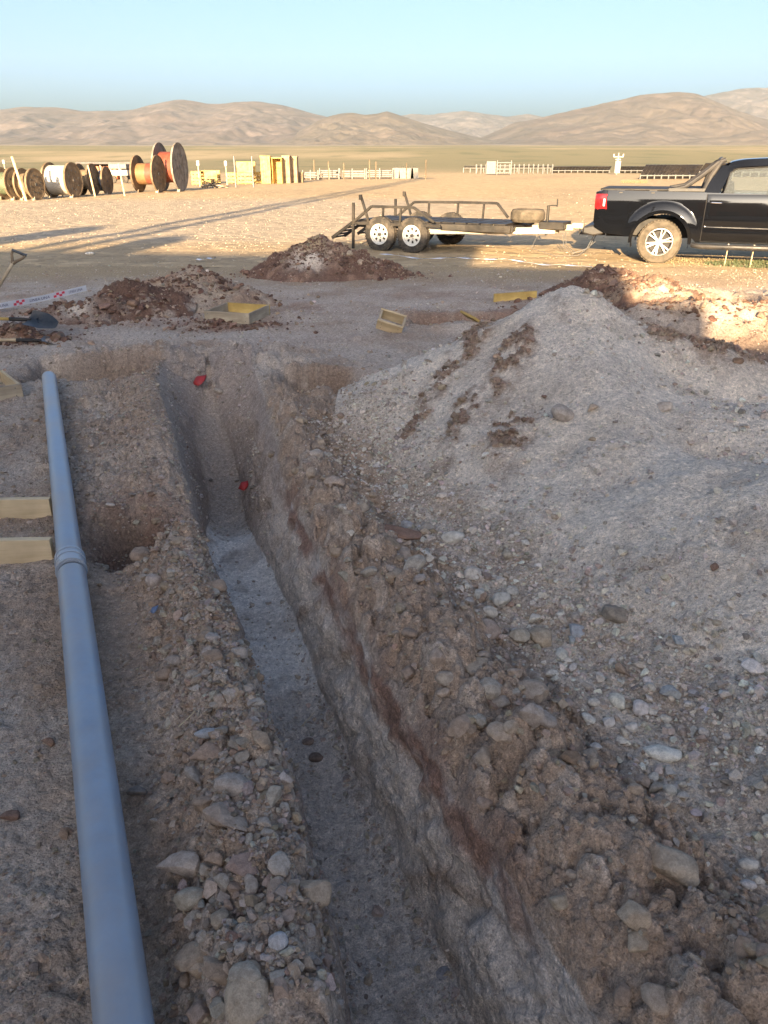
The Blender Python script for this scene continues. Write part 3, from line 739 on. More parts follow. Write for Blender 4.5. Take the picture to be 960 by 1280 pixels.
# ------------------------------------------------------------------ stones
def hull_stone(rs, npts, bev):
    P = rs.normal(size=(npts, 3)); P /= np.linalg.norm(P, axis=1)[:, None]; P *= rs.uniform(.82, 1.08, (npts, 1))
    P *= np.array([1.0, rs.uniform(.66, .9), rs.uniform(.48, .7)])
    bm = bmesh.new(); vs = [bm.verts.new(p) for p in P]
    r_ = bmesh.ops.convex_hull(bm, input=vs)
    bmesh.ops.delete(bm, geom=[v for v in bm.verts if not v.link_faces], context='VERTS')
    bmesh.ops.dissolve_limit(bm, angle_limit=R(14), verts=bm.verts, edges=bm.edges)
    if bev: bmesh.ops.bevel(bm, geom=bm.edges[:], offset=bev, segments=2, affect='EDGES', profile=.6)
    bmesh.ops.triangulate(bm, faces=bm.faces); bmesh.ops.recalc_face_normals(bm, faces=bm.faces)
    return bm
def rock_mesh(seed, kind):
    rs = np.random.default_rng(seed)
    if kind == 'angular':
        bm = hull_stone(rs, 16, .07)
        bmesh.ops.subdivide_edges(bm, edges=[e for e in bm.edges if e.calc_length() > .3], cuts=2, use_grid_fill=False); bmesh.ops.triangulate(bm, faces=bm.faces)
        V = np.array([v.co[:] for v in bm.verts])
        V *= (1 + .07 * fbm(V[:, 0] * 2.2 + seed, V[:, 1] * 2.2, V[:, 2] * 2.2, 4))[:, None]
    else:
        bm = bmesh.new(); bmesh.ops.create_icosphere(bm, subdivisions=3, radius=1); V = np.array([v.co[:] for v in bm.verts])
        if kind == 'smooth': V *= (1 + .22 * fbm(V[:, 0] * .9 + seed, V[:, 1] * .9, V[:, 2] * .9, 3))[:, None]
        else: V *= (1 + .30 * fbm(V[:, 0] * 1.2 + seed, V[:, 1] * 1.2, V[:, 2] * 1.2, 2) + .26 * np.abs(fbm(V[:, 0] * 3.0, V[:, 1] * 3.0 + seed, V[:, 2] * 3.0, 3)))[:, None]
        for _ in range(7 if kind == 'clod' else 3):
            n = rs.normal(size=3); n /= np.linalg.norm(n); d = rs.uniform(.6, .85)
            k = V @ n; m = k > d; V[m] -= np.outer(k[m] - d, n) * .85
        V *= np.array([1.0, rs.uniform(.68, .95), rs.uniform(.5, .75)])
    for v, co in zip(bm.verts, V): v.co = co
    me = bpy.data.meshes.new('stone_' + kind); bm.to_mesh(me); bm.free()
    me.polygons.foreach_set('use_smooth', [True] * len(me.polygons))
    if kind == 'angular': me.set_sharp_from_angle(angle=R(28))
    if kind == 'clod': me.set_sharp_from_angle(angle=R(40))
    me.materials.append(MATS['rock']); return me
ROCKS = {k: [rock_mesh(i * 7 + j, k) for i in range(5)] for j, k in enumerate(('angular', 'smooth', 'clod'))}
def put_rock(name, loc, size, kind, col, label, group, cat='stone', flat=1.0, rz=None, sink=.45, stretch=1.0):
    o = bpy.data.objects.new(name, random.choice(ROCKS[kind])); link(o)
    o.scale = (size * stretch, size, size * flat)
    o.rotation_euler = (random.uniform(-.4, .4), random.uniform(-.4, .4), random.uniform(0, 6.28) if rz is None else rz)
    o.location = (loc[0], loc[1], loc[2] + size * .55 * flat * (1 - sink) - size * .1)
    j = random.uniform(.88, 1.12); o.color = (col[0] * j, col[1] * j * random.uniform(.97, 1.03), col[2] * j * random.uniform(.95, 1.03), 1)
    return tag(o, label, cat, group)
T_TAN = (.46, .36, .27); T_BRN = (.38, .285, .21); T_GRY = (.46, .39, .325); T_WHT = (.74, .68, .60); T_RED = (.29, .185, .135); T_BLU = (.50, .50, .49)
CNAME = {T_TAN: 'tan', T_BRN: 'brown', T_GRY: 'grey', T_WHT: 'off-white', T_RED: 'rust-red', T_BLU: 'bluish grey'}
# stones read off one by one: u, v, width px, kind, colour, label, flat, stretch
SPEC = [(193, 730, 27, 'smooth', T_GRY, 'smooth rounded grey cobble standing upright on the left trench bank', 1.3, .8),
        (260, 918, 30, 'smooth', T_BLU, 'pale oval pebble lying on top of a brown stone on the left bank', .7, 1.2),
        (261, 945, 46, 'angular', T_BRN, 'squarish brown stone under a pale oval pebble on the left bank', .9, 1.1),
        (250, 975, 42, 'angular', T_GRY, 'grey wedge stone just below the squarish brown stone on the left bank', .9, 1.),
        (300, 1026, 84, 'angular', T_TAN, 'largest flat tan slab of rock on the left trench bank', .75, 1.1),
        (292, 985, 44, 'clod', T_GRY, 'lumpy grey clod leaning above the largest tan slab on the left bank', .9, 1.1),
        (230, 1092, 60, 'angular', T_GRY, 'long blocky grey stone beside the pipe on the left bank', .8, 1.15),
        (270, 1078, 32, 'angular', T_BRN, 'upright brown stone between the blocky grey stone and the reddish split stone', 1.1, .9),
        (312, 1082, 48, 'angular', (.34, .25, .20), 'reddish split stone below the largest tan slab', .8, 1.2),
        (237, 1126, 40, 'smooth', T_GRY, 'round grey stone below the long blocky stone', .9, 1.),
        (279, 1112, 32, 'angular', T_GRY, 'narrow grey stone standing on edge in the left bank rubble', 1.2, .8),
        (348, 1180, 30, 'smooth', T_BLU, 'smooth pale egg-shaped stone near the trench lip', 1.2, .8),
        (308, 1222, 44, 'smooth', T_GRY, 'round grey cobble with a brown underside in the left bank rubble', .95, 1.),
        (346, 1224, 28, 'angular', T_GRY, 'small pale wedge stone beside the round cobble', .9, 1.),
        (392, 1118, 54, 'clod', T_TAN, 'crumbly pale clod overhanging the trench lip', .9, 1.),
        (295, 1185, 30, 'angular', T_BRN, 'tilted brown stone slab above the round cobble', .6, 1.4),
        (290, 1172, 22, 'angular', T_RED, 'small rust-red stone in the left bank rubble', .8, 1.),
        (322, 880, 22, 'clod', T_GRY, 'loose grey clod on the inner edge of the left bank', .8, 1.),
        (220, 830, 24, 'smooth', T_GRY, 'grey cobble at the outer foot of the left bank', .9, 1.),
        (205, 845, 26, 'clod', T_BRN, 'brown clod beside the grey cobble at the foot of the left bank', .9, 1.),
        (268, 822, 26, 'clod', T_BRN, 'rounded brown clod on the crest of the left bank', .8, 1.),
        (172, 992, 28, 'angular', (.22, .19, .17), 'dark angular stone beside the pipe', .9, 1.),
        (62, 930, 22, 'angular', T_RED, 'small red-brown stone on the dirt outside the pipe', .7, 1.),
        (14, 1022, 30, 'angular', T_RED, 'red-brown stone half sunk in the dirt left of the pipe', .7, 1.),
        (663, 902, 44, 'angular', T_GRY, 'prominent craggy grey rock on the right trench shoulder', 1.1, .9),
        (626, 918, 34, 'clod', T_TAN, 'tan clod leaning against the craggy grey rock', .9, 1.),
        (827, 944, 42, 'smooth', T_WHT, 'large white rounded stone at the foot of the pale heap', .75, 1.15),
        (735, 899, 20, 'smooth', T_WHT, 'white round stone between the craggy rock and the pale heap', .9, 1.),
        (788, 912, 20, 'smooth', T_WHT, 'white pebble beside the large white rounded stone', .9, 1.),
        (650, 798, 30, 'angular', T_GRY, 'grey faceted stone at the gravelly foot of the pale heap', 1.0, .9),
        (720, 792, 34, 'angular', (.44, .46, .46), 'bluish grey faceted stone on the slope of the pale heap', .95, .9),
        (500, 671, 46, 'angular', (.30, .19, .13), 'brick-shaped red-brown stone above the trench wall', .65, 1.5),
        (536, 664, 24, 'angular', T_GRY, 'grey stone touching the brick-shaped red-brown stone', .9, 1.),
        (567, 674, 30, 'smooth', T_WHT, 'rounded pale stone in the gravel beyond the brick-shaped stone', .8, 1.),
        (783, 840, 32, 'angular', T_BRN, 'brown-bottomed stone in the gravel of the heap foot', .9, 1.),
        (722, 948, 36, 'angular', (.30, .20, .14), 'red-brown cobble on the right shoulder below the white stones', .7, 1.2),
        (848, 660 + 142, 26, 'angular', (.44, .45, .45), 'bluish stone high in the gravel fan of the pale heap', .8, 1.),
        (935, 1082, 24, 'smooth', T_WHT, 'upper of the white stones lying in a row on the right slope', .9, 1.),
        (934, 1107, 22, 'smooth', T_WHT, 'lower of the white stones lying in a row on the right slope', .9, 1.),
        (556, 1220, 26, 'smooth', (.40, .40, .42), 'smooth oval grey pebble on the trench floor', .8, .85),
        (385, 1165 - 236, 16, 'clod', (.27, .21, .17), 'dark clod on the shaded trench floor', .9, 1.),
        (395, 948, 18, 'clod', (.25, .19, .155), 'second dark clod on the trench floor beside the first', .9, 1.),
        (705, 520, 36, 'clod', T_GRY, 'big grey clod high on the face of the pale heap', .8, 1.),
        (112, 318 - 0, 10, 'smooth', T_WHT, 'lone pale stone on the bare yard beyond the tape', .8, 1.2),
        (770, 770, 38, 'clod', (.33, .28, .23), 'dark patchy clod halfway down the pale heap', .8, 1.2),
        (300 + 530, 505 + 5, 20, 'clod', T_GRY, 'small grey clod on the shoulder of the pale heap', .8, 1.)]
for u, v, w, kind, col, lab, flat, st in SPEC:
    p, t = on_surface(u, v)
    put_rock('stone', p, w / FPX * t * .52, kind, col, lab, None, flat=flat, rz=random.uniform(-.3, .3), stretch=st)
for u, v, w in ((672, 852, 17), (690, 846, 20), (702, 822, 22), (742, 880, 15), (760, 906, 22), (772, 880, 26), (800, 888, 24), (832, 902, 16), (862, 884, 18), (776, 928, 18), (816, 976, 16), (836, 990, 18), (852, 984, 14),
                (745, 936, 17), (612, 772, 20), (600, 746, 22), (626, 752, 24), (640, 742, 16), (590, 720, 22), (668, 776, 22), (700, 770, 16), (716, 838, 18), (680, 800, 24), (750, 850, 20), (812, 862, 18), (880, 918, 16), (905, 870, 22), (940, 838, 30)):
    p, t = on_surface(u, v)
    put_rock('stone', p, w / FPX * t * .52, random.choice(['smooth', 'angular', 'angular']), random.choice([T_WHT, T_WHT, (.62, .57, .50)]), 'chalky white stone in the loose cluster around the large white rounded stone', 'chalky stones at the heap foot', sink=.3)
# stones in sets: only their place tells them apart
def scatter_rocks(n, region, smin, smax_, pal, kinds, label, group, pw=2.2):
    k = 0; tries = 0
    while k < n and tries < 6000:
        tries += 1
        q = region()
        if q is None: continue
        x, y = q; z = float(zat(x, y))
        s = smin * (1 - random.random() * (1 - (smin / smax_) ** pw)) ** (-1 / pw)
        kd = random.choice(kinds); cl = random.choice(pal)
        lab = '%s %s %s' % ({'angular': 'sharp-edged', 'smooth': 'rounded', 'clod': 'crumbly'}[kd], CNAME[cl], label)
        put_rock('stone', (x, y, z), s, kd, cl, lab, group + ' (%s %s)' % (kd, CNAME[cl])); k += 1
def reg_left():
    y = random.uniform(1.0, 3.2); d = random.uniform(.03, .36); return float(rimL(np.array(y))) - d, y
def reg_right():
    y = 1.0 + 4.2 * random.random() ** 1.3; d = abs(random.gauss(.22, .17)) + .03; return float(rimR(np.array(y))) + d, y
def reg_foot():
    t = random.random(); y = 1.2 + 3.4 * t; x = np.interp(y, [1.2, 1.83, 2.58, 3.27, 4.45], [1.35, 1.04, .56, .2, -.2]) + random.gauss(.12, .17); return float(x), y
def reg_face():
    x = random.uniform(.2, 2.6); y = random.uniform(1.8, 5.6)
    return (x, y) if float(big_h(np.array(x), np.array(y))) > .12 else None
def reg_mound():
    return random.choice([(random.gauss(-3.3, .4), random.gauss(9.2, .2)), (random.gauss(-1.1, .7), random.gauss(12.95, .18)), (random.gauss(-2.4, .4), random.gauss(10.2, .25)), (random.gauss(2.8, .4), random.gauss(9.9, .3)), (random.gauss(-3.8, .2), random.gauss(8.0, .1))])
def reg_pit():
    c = random.choice([(-.1, 6.35, .3, .2), (1.6, 8.7, .8, .1), (-1.2, 3.6, .12, .12), (-.62, 5.0, .12, .5), (-1.5, 5.2, .12, .7)])
    return random.gauss(c[0], c[2]), random.gauss(c[1], c[3])
scatter_rocks(84, reg_left, .018, .055, [T_BRN, T_GRY, T_TAN, T_BRN], ['angular', 'clod', 'angular'], 'stone in the rubble along the left bank of the trench', 'stones in the left bank rubble')
scatter_rocks(96, reg_right, .024, .075, [T_TAN, T_TAN, T_BRN, T_GRY], ['clod', 'clod', 'angular'], 'lump on the shoulder between trench and pale heap', 'clods on the right trench shoulder')
scatter_rocks(36, reg_foot, .016, .046, [T_WHT, T_GRY, T_GRY, T_TAN, T_BLU, T_WHT], ['angular', 'smooth', 'angular'], 'stone in the gravel at the foot of the pale heap', 'stones at the foot of the pale heap')
scatter_rocks(24, reg_face, .018, .055, [T_WHT, T_GRY, T_TAN, T_RED], ['angular', 'clod'], 'lump lying on the open face of the pale heap', 'stones on the face of the pale heap')
scatter_rocks(26, reg_mound, .04, .10, [T_RED, T_BRN, T_RED, T_TAN], ['clod', 'angular'], 'lump on one of the low mounds beyond the trench', 'clods on the low mounds')
scatter_rocks(22, reg_pit, .02, .05, [T_BRN, T_RED, T_GRY], ['clod'], 'lump at the edge of a small pit near the trench', 'clods around the pits')

# gravel and crumbs, nobody could count them: instanced on points
PEB = bpy.data.collections.new('pebble_shapes')
for i in range(5):
    bm = hull_stone(np.random.default_rng(50 + i), 15, 0.0)
    me = bpy.data.meshes.new('pebble_shape'); bm.to_mesh(me); bm.free()
    me.polygons.foreach_set('use_smooth', [True] * len(me.polygons)); me.set_sharp_from_angle(angle=R(25))
    me.materials.append(MATS['pebble']); PEB.objects.link(bpy.data.objects.new('pebble_shape', me))
def gn_tree():
    ng = bpy.data.node_groups.new('scatter', 'GeometryNodeTree')
    ng.interface.new_socket('Geometry', in_out='INPUT', socket_type='NodeSocketGeometry'); ng.interface.new_socket('Geometry', in_out='OUTPUT', socket_type='NodeSocketGeometry')
    a = ng.nodes.new('NodeGroupInput'); b = ng.nodes.new('NodeGroupOutput')
    m2p = ng.nodes.new('GeometryNodeMeshToPoints')
    ins = ng.nodes.new('GeometryNodeInstanceOnPoints'); ci = ng.nodes.new('GeometryNodeCollectionInfo')
    ci.inputs['Collection'].default_value = PEB; ci.inputs['Separate Children'].default_value = True; ci.inputs['Reset Children'].default_value = True
    ra = ng.nodes.new('GeometryNodeInputNamedAttribute'); ra.data_type = 'FLOAT_VECTOR'; ra.inputs['Name'].default_value = 'rot'
    sa = ng.nodes.new('GeometryNodeInputNamedAttribute'); sa.data_type = 'FLOAT_VECTOR'; sa.inputs['Name'].default_value = 'size'
    e2r = ng.nodes.new('FunctionNodeEulerToRotation')
    L = ng.links
    L.new(a.outputs[0], m2p.inputs['Mesh']); L.new(m2p.outputs[0], ins.inputs['Points']); L.new(ci.outputs[0], ins.inputs['Instance'])
    ins.inputs['Pick Instance'].default_value = True
    L.new(ra.outputs[0], e2r.inputs[0]); L.new(e2r.outputs[0], ins.inputs['Rotation']); L.new(sa.outputs[0], ins.inputs['Scale'])
    L.new(ins.outputs[0], b.inputs[0]); return ng
GN = gn_tree()
def pebbles(name, label, cat, x, y, s, col, sink=.3, z=None):
    n = len(x)
    z = (zat(x, y) if z is None else z) + s * .35 * (1 - 2 * sink)
    me = bpy.data.meshes.new(name); me.vertices.add(n); me.vertices.foreach_set('co', np.stack([x, y, z], 1).astype(np.float32).ravel())
    a = me.attributes.new('rot', 'FLOAT_VECTOR', 'POINT'); a.data.foreach_set('vector', (RNG.uniform(-.6, .6, (n, 3)) + np.stack([x * 0, x * 0, RNG.uniform(0, 6.28, n)], 1)).astype(np.float32).ravel())
    a = me.attributes.new('size', 'FLOAT_VECTOR', 'POINT'); a.data.foreach_set('vector', (s[:, None] * RNG.uniform(.75, 1.25, (n, 3))).astype(np.float32).ravel())
    c4 = np.concatenate([np.clip(col, .02, .9), np.ones((n, 1))], 1)
    a = me.attributes.new('tint', 'FLOAT_COLOR', 'POINT'); a.data.foreach_set('color', c4.astype(np.float32).ravel())
    me.update()
    o = link(bpy.data.objects.new(name, me)); md = o.modifiers.new('scatter', 'NODES'); md.node_group = GN
    return tag(o, label, cat, kind='stuff')
def psize(n, lo, hi, pw=3.1): return lo * (1 - RNG.random(n) * (1 - (lo / hi) ** pw)) ** (-1 / pw)
def pal(n, cols, jit=.16):
    c = np.array(cols)[RNG.integers(0, len(cols), n)]; return c * (1 + jit * RNG.normal(size=(n, 1))) * (1 + .03 * RNG.normal(size=(n, 3)))
def in_trench(x, y): return (x > rimL(y) - .01) & (x < rimR(y) + .01) & (y < 7.4)
# left ground
n = 11000; y = .9 + 6.6 * RNG.random(n) ** 1.5; x = -.9 * y * RNG.random(n) * .75 - .1 - .25 * y * 0
x = rimL(y) - RNG.random(n) ** .8 * (.5 + .55 * y); m = fbm(x * 2, y * 2, 3, 3) + .5 * RNG.random(n) > .1; x, y = x[m], y[m]
pebbles('gravel', 'fine brown gravel and crumbs on the trodden dirt around the pipe', 'gravel', x, y, psize(len(x), .004, .022, 2.8) * (.8 + .12 * y), pal(len(x), [C_BROWN, C_GREY, T_TAN, T_GRY, C_GREY, T_BRN, T_GRY]))
# left bank rubble
n = 5200; y = 1.0 + 2.5 * RNG.random(n); x = rimL(y) - np.abs(RNG.normal(.16, .11, n))
pebbles('rubble', 'loose small rubble heaped along the left trench lip', 'rubble', x, y, psize(n, .006, .034, 2.6), pal(n, [T_BRN, T_GRY, C_BROWN, C_GREY, T_GRY, C_BROWN]), sink=.35)
n = 5000; y = 3.2 + 4.0 * RNG.random(n); x = rimL(y) - np.abs(RNG.normal(.3, .3, n))
pebbles('rubble', 'crumbs of soil on the far part of the left bank', 'rubble', x, y, psize(n, .006, .03), pal(n, [C_GREY, C_BROWN, T_GRY, T_TAN]))
# right shoulder
n = 2600; y = 1.0 + 5.2 * RNG.random(n) ** 1.3; x = rimR(y) + .02 + np.abs(RNG.normal(.38, .2, n))
pebbles('rubble', 'brown clay crumbs on the right trench shoulder', 'rubble', x, y, psize(n, .006, .034, 2.6), pal(n, [C_CLAY, T_TAN, T_TAN, T_GRY, C_CLAY]), sink=.15)
# foot of the heap and its face
n = 11000; t = RNG.random(n); y = 1.1 + 4.2 * t ** 1.2; x = np.interp(y, [1.1, 1.83, 2.58, 3.27, 4.45, 5.3], [1.4, 1.04, .56, .2, -.2, -.3]) + RNG.normal(.14, .2, n)
ok = ~in_trench(x, y); x, y = x[ok], y[ok]
pebbles('gravel', 'pale gravel rolled down to the foot of the pale heap', 'gravel', x, y, psize(len(x), .006, .03, 2.5), pal(len(x), [T_WHT, C_PALE, C_PALE, C_PALE, C_GREY, T_GRY]), sink=.2)
n = 26000; x = RNG.uniform(-.3, 3.2, n); y = .9 + 5.9 * RNG.random(n) ** 1.2; h = big_h(x, y); ok = (h > .03) & (fbm(x * 1.8, y * 1.8, 9, 4) + .45 * RNG.random(n) > .28); x, y = x[ok], y[ok]
cc = pal(len(x), [C_PALE, C_PALE, T_GRY, T_WHT, C_DUST]); cl = big_c(x, y, h[ok]); dk = (cl[:, 0] < .42); cc[dk] = pal(dk.sum(), [T_RED, T_BRN, C_CLAY])
pebbles('gravel', 'fine pale gravel over the face of the pale heap', 'gravel', x, y, psize(len(x), .005, .03, 2.6) * (.7 + .12 * y), cc, sink=.15)
n = 60000; x = RNG.uniform(-.3, 3.0, n); y = 3.4 + 3.0 * RNG.random(n); h = big_h(x, y); cl = big_c(x, y, h); ok = (h > .03) & (cl[:, 0] < .42); x, y = x[ok][:3200], y[ok][:3200]
pebbles('rubble', 'dark brown clods in the clay slides of the pale heap', 'rubble', x, y, psize(len(x), .008, .04, 2.4), pal(len(x), [(.36, .26, .195), (.30, .205, .15), T_BRN]), sink=.35)
# trench floor
n = 3800; y = .9 + 6.3 * RNG.random(n); tt = RNG.random(n); tt = np.where(RNG.random(n) < .6, np.where(tt < .5, tt ** 2 * .6, 1 - (1 - tt) ** 2 * .6), tt)
x = rimL(y) + .07 + (rimR(y) - rimL(y) - .17) * tt
ok = (y < 2.7) | (y > 4.5) | (RNG.random(n) < .3); x, y, n = x[ok], y[ok], int(ok.sum())
pebbles('rubble', 'dark crumbs fallen onto the trench floor', 'rubble', x, y, psize(n, .005, .03, 2.6), pal(n, [C_GREY, (.55, .48, .42), C_DUST, (.46, .39, .33)]), sink=.4)
# apron and mounds beyond the trench
n = 16000; x = RNG.uniform(-6, 6.4, n); y = 6.6 + 7.0 * RNG.random(n); ok = (fbm(x * .9, y * .9, 3, 3) + .55 * RNG.random(n) > .15); x, y = x[ok], y[ok]
pebbles('gravel', 'scattered pebbles and crumbs on the dirt apron beyond the trench', 'gravel', x, y, psize(len(x), .007, .035, 2.8), pal(len(x), [C_GREY, C_BROWN, C_DUST, T_GRY, C_CLAY]))
mx = []; my = []
for cx, cy, r, k in ((-3.35, 9.3, .5, 900), (-2.5, 10.3, .5, 700), (-1.0, 13.0, .55, 1300), (.0, 12.9, .35, 400), (3.0, 10.0, .6, 900), (-3.8, 8.0, .3, 350), (-1.7, 8.8, .4, 300), (2.0, 9.0, .5, 400), (3.8, 8.8, .7, 700)):
    mx.append(RNG.normal(cx, r, k)); my.append(RNG.normal(cy, r * .5, k))
x = np.concatenate(mx); y = np.concatenate(my)
pebbles('rubble', 'clods and crumbs strewn over the low soil mounds', 'rubble', x, y, psize(len(x), .014, .075, 2.4), pal(len(x), [T_RED, C_UMB, C_UMB, T_BRN, C_UMB]), sink=.2)
# yard gravel in the sun
n = 15000; y = 14 + 34 * RNG.random(n) ** 1.6; x = RNG.uniform(-1, 1, n) * (.62 * y) - 2
keep = (RNG.random(n) < np.where((y > 17) & (x < .5), .95, .35)); x, y = x[keep], y[keep]
pebbles('gravel', 'coarse pale gravel spread over the sunlit yard', 'gravel', x, y, psize(len(x), .012, .05, 3.2), pal(len(x), [(.44, .37, .28), (.48, .41, .31), (.40, .32, .23)]), sink=.5, z=far_z(x, y))

# ------------------------------------------------------------------ the grey pipe
pa = g(64, 487); pb = g(165, 1330)
pa.z = float(zat(pa.x, pa.y)) + .085; pb = pb + (pb - pa) * .12; pb.z = .11
pipe = empty('pvc_pipe', (0, 0, 0)); tag(pipe, 'long grey plastic pipe lying on the dirt left of the trench', 'pipe')
ax = (pb - pa).normalized(); jt = .505
def pipe_pt(t): return pa + (pb - pa) * t
def hollow(mb, p, q, r0, r1, th=.005, n=40):
    p, q = Vector(p), Vector(q); d = (q - p).normalized(); x = d.cross(Vector((0, 0, 1))).normalized(); y = d.cross(x)
    vs = []
    for P, r in ((p, r0), (q, r1), (q, r1 - th), (p, r0 - th)):
        for i in range(n):
            t = 2 * math.pi * i / n; vs.append(P + (x * math.cos(t) + y * math.sin(t)) * r)
    fs = [(k * n + i, k * n + (i + 1) % n, ((k + 1) % 4) * n + (i + 1) % n, ((k + 1) % 4) * n + i) for k in range(4) for i in range(n)]
    mb.add(vs, fs)
# where the joint sits in the picture: v about 700
best = min(np.linspace(0, 1, 400), key=lambda t: abs((lambda q: 640 - FPX * ((q.y * SP + (q.z - CAMZ) * CP) / (q.y * CP - (q.z - CAMZ) * SP)))(pipe_pt(t)) - 705))
jt = best; Lp = (pb - pa).length; PR = .054
m = MB(); hollow(m, pa, pipe_pt(jt + .012), PR, PR); m.build('pipe_length', 'pvc', pipe)
m = MB(); hollow(m, pipe_pt(jt + .016), pb, PR + .004, PR + .004); m.build('pipe_length', 'pvc', pipe)
m = MB(); q0 = pipe_pt(jt) - ax * .06; hollow(m, q0, q0 + ax * .125, PR + .006, PR + .008, .012); col_ = m.build('collar', 'pvc_collar', pipe)
for o_ in (.0, .045, .115):
    m = MB(); hollow(m, q0 + ax * o_, q0 + ax * (o_ + .012), PR + .0105, PR + .0105, .012); m.build('rib', 'pvc_collar', col_)

# ------------------------------------------------------------------ timber forms
def board(parent, p, q, h, th, mat='pine', name='board', tilt=None):
    p = Vector(p); q = Vector(q)
    m = MB(); L = (q - p).length
    m.box((0, 0, 0), (L, th, h)); o = m.build(name, mat, parent, bevel=.002)
    d = (q - p).normalized(); up = Vector((0, 0, 1)) if tilt is None else Vector(tilt).normalized()
    y = up.cross(d).normalized(); z = d.cross(y)
    o.matrix_local = Matrix.Translation((p + q) / 2) @ Matrix((d, y, z)).transposed().to_4x4()
    return o
def form(label, c, ex, ey, h=.115, th=.024, mats=('pine',) * 4, base=0., tilt=None):
    """four boards nailed into an open square; c corner, ex and ey edge vectors"""
    e = empty('timber_form', (c[0], c[1], base)); tag(e, label, 'timber form', 'square timber forms')
    ex, ey = Vector(ex), Vector(ey); up = Vector((0, 0, 1)) if tilt is None else Vector(tilt)
    o = up * (h / 2); ux, uy = ex.normalized(), ey.normalized()
    board(e, o + uy * th / 2, ex + o + uy * th / 2, h, th, mats[0], tilt=up)
    board(e, ey + o - uy * th / 2, ex + ey + o - uy * th / 2, h, th, mats[1], tilt=up)
    board(e, uy * (th + .001) + o + ux * th / 2, ey - uy * (th + .001) + o + ux * th / 2, h * .985, th, mats[2], tilt=up)
    board(e, ex + uy * (th + .001) + o - ux * th / 2, ex + ey - uy * (th + .001) + o - ux * th / 2, h * .985, th, mats[3], tilt=up)
    for k, (a_, b_) in enumerate(((0, 0), (1, 0), (0, 1), (1, 1))):
        m = MB(); q = ex * a_ + ey * b_ + o + ux * (.05 if a_ == 0 else -.05) + uy * (-.0015 if b_ == 0 else .0015)
        for dz in (-.03, .03): m.tube(q + up * dz - uy * .001, q + up * dz + uy * .0012, .004, n=8)
        m.build('nail', 'dark_steel', e)
    return e
p2 = g(66, 704); p1 = g(64, 646)
zz = float(zat(p2.x, p2.y))
def plank(label, p, q, h, th, mat, tilt=None, group='loose planks by the pit'):
    p, q = Vector(p), Vector(q); o = board(None, p, q, h, th, mat, 'plank', tilt); return tag(o, label, 'plank', group)
for (u_, v_), hh, lab in (((66, 703), .125, 'nearer of the two pale planks on edge that end at the pipe'), ((64, 646), .115, 'farther of the two pale planks on edge that end at the pipe')):
    q_ = g(u_, v_); z_ = float(zat(q_.x - .15, q_.y)) + hh / 2 - .012
    plank(lab, (q_.x - .95, q_.y - .02, z_), (q_.x + .012, q_.y, z_ + .005), hh, .034, 'pine', None, 'planks ending at the pipe')
cA = g(30, 497); 
form('weathered timber form corner lying near the end of the pipe', (cA.x, cA.y, 0), (-.42, -.32, 0), (-.36, .46, 0), mats=('pine_grey', 'pine_grey', 'pine', 'pine_grey'), base=float(zat(cA.x, cA.y)) - .01, h=.11)
c1 = g(256, 402); c2 = g(312, 406); c3 = g(338, 394)
form('square timber form lying flat with its yellow inner boards showing', (c1.x, c1.y, 0), ((c2 - c1).x, (c2 - c1).y, 0), ((c3 - c2).x * 1.0, (c3 - c2).y, 0), mats=('pine_grey', 'pine_yellow', 'pine_grey', 'pine_grey'), base=float(zat(c1.x + .2, c1.y)) - .005, h=.12)
c4 = g(484, 417)
form('timber form tipped on edge at the lip of the shallow pit', (c4.x - .13, c4.y - .02, 0), (.27, -.03, -.08), (.045, .13, .11), h=.135, mats=('pine', 'pine', 'pine_grey', 'pine_grey'), base=float(zat(c4.x, c4.y)) + .04, tilt=(.22, -.62, .75))
qa = g(580, 390, .14); qb = g(598, 409, .02); qa.z = .12; qb.z = float(zat(qb.x, qb.y)) + .02
plank('short yellow plank leaning on the edge of the pit', qa, qb, .13, .026, 'pine_yellow', (-.5, -.75, .5))
qa = g(617, 378); qb = g(670, 375); za = float(zat(qa.x, qa.y)); 
plank('yellow plank standing on edge beyond the pit', (qa.x, qa.y, za + .05), (qb.x, qb.y, za + .06), .115, .03, 'pine_yellow')

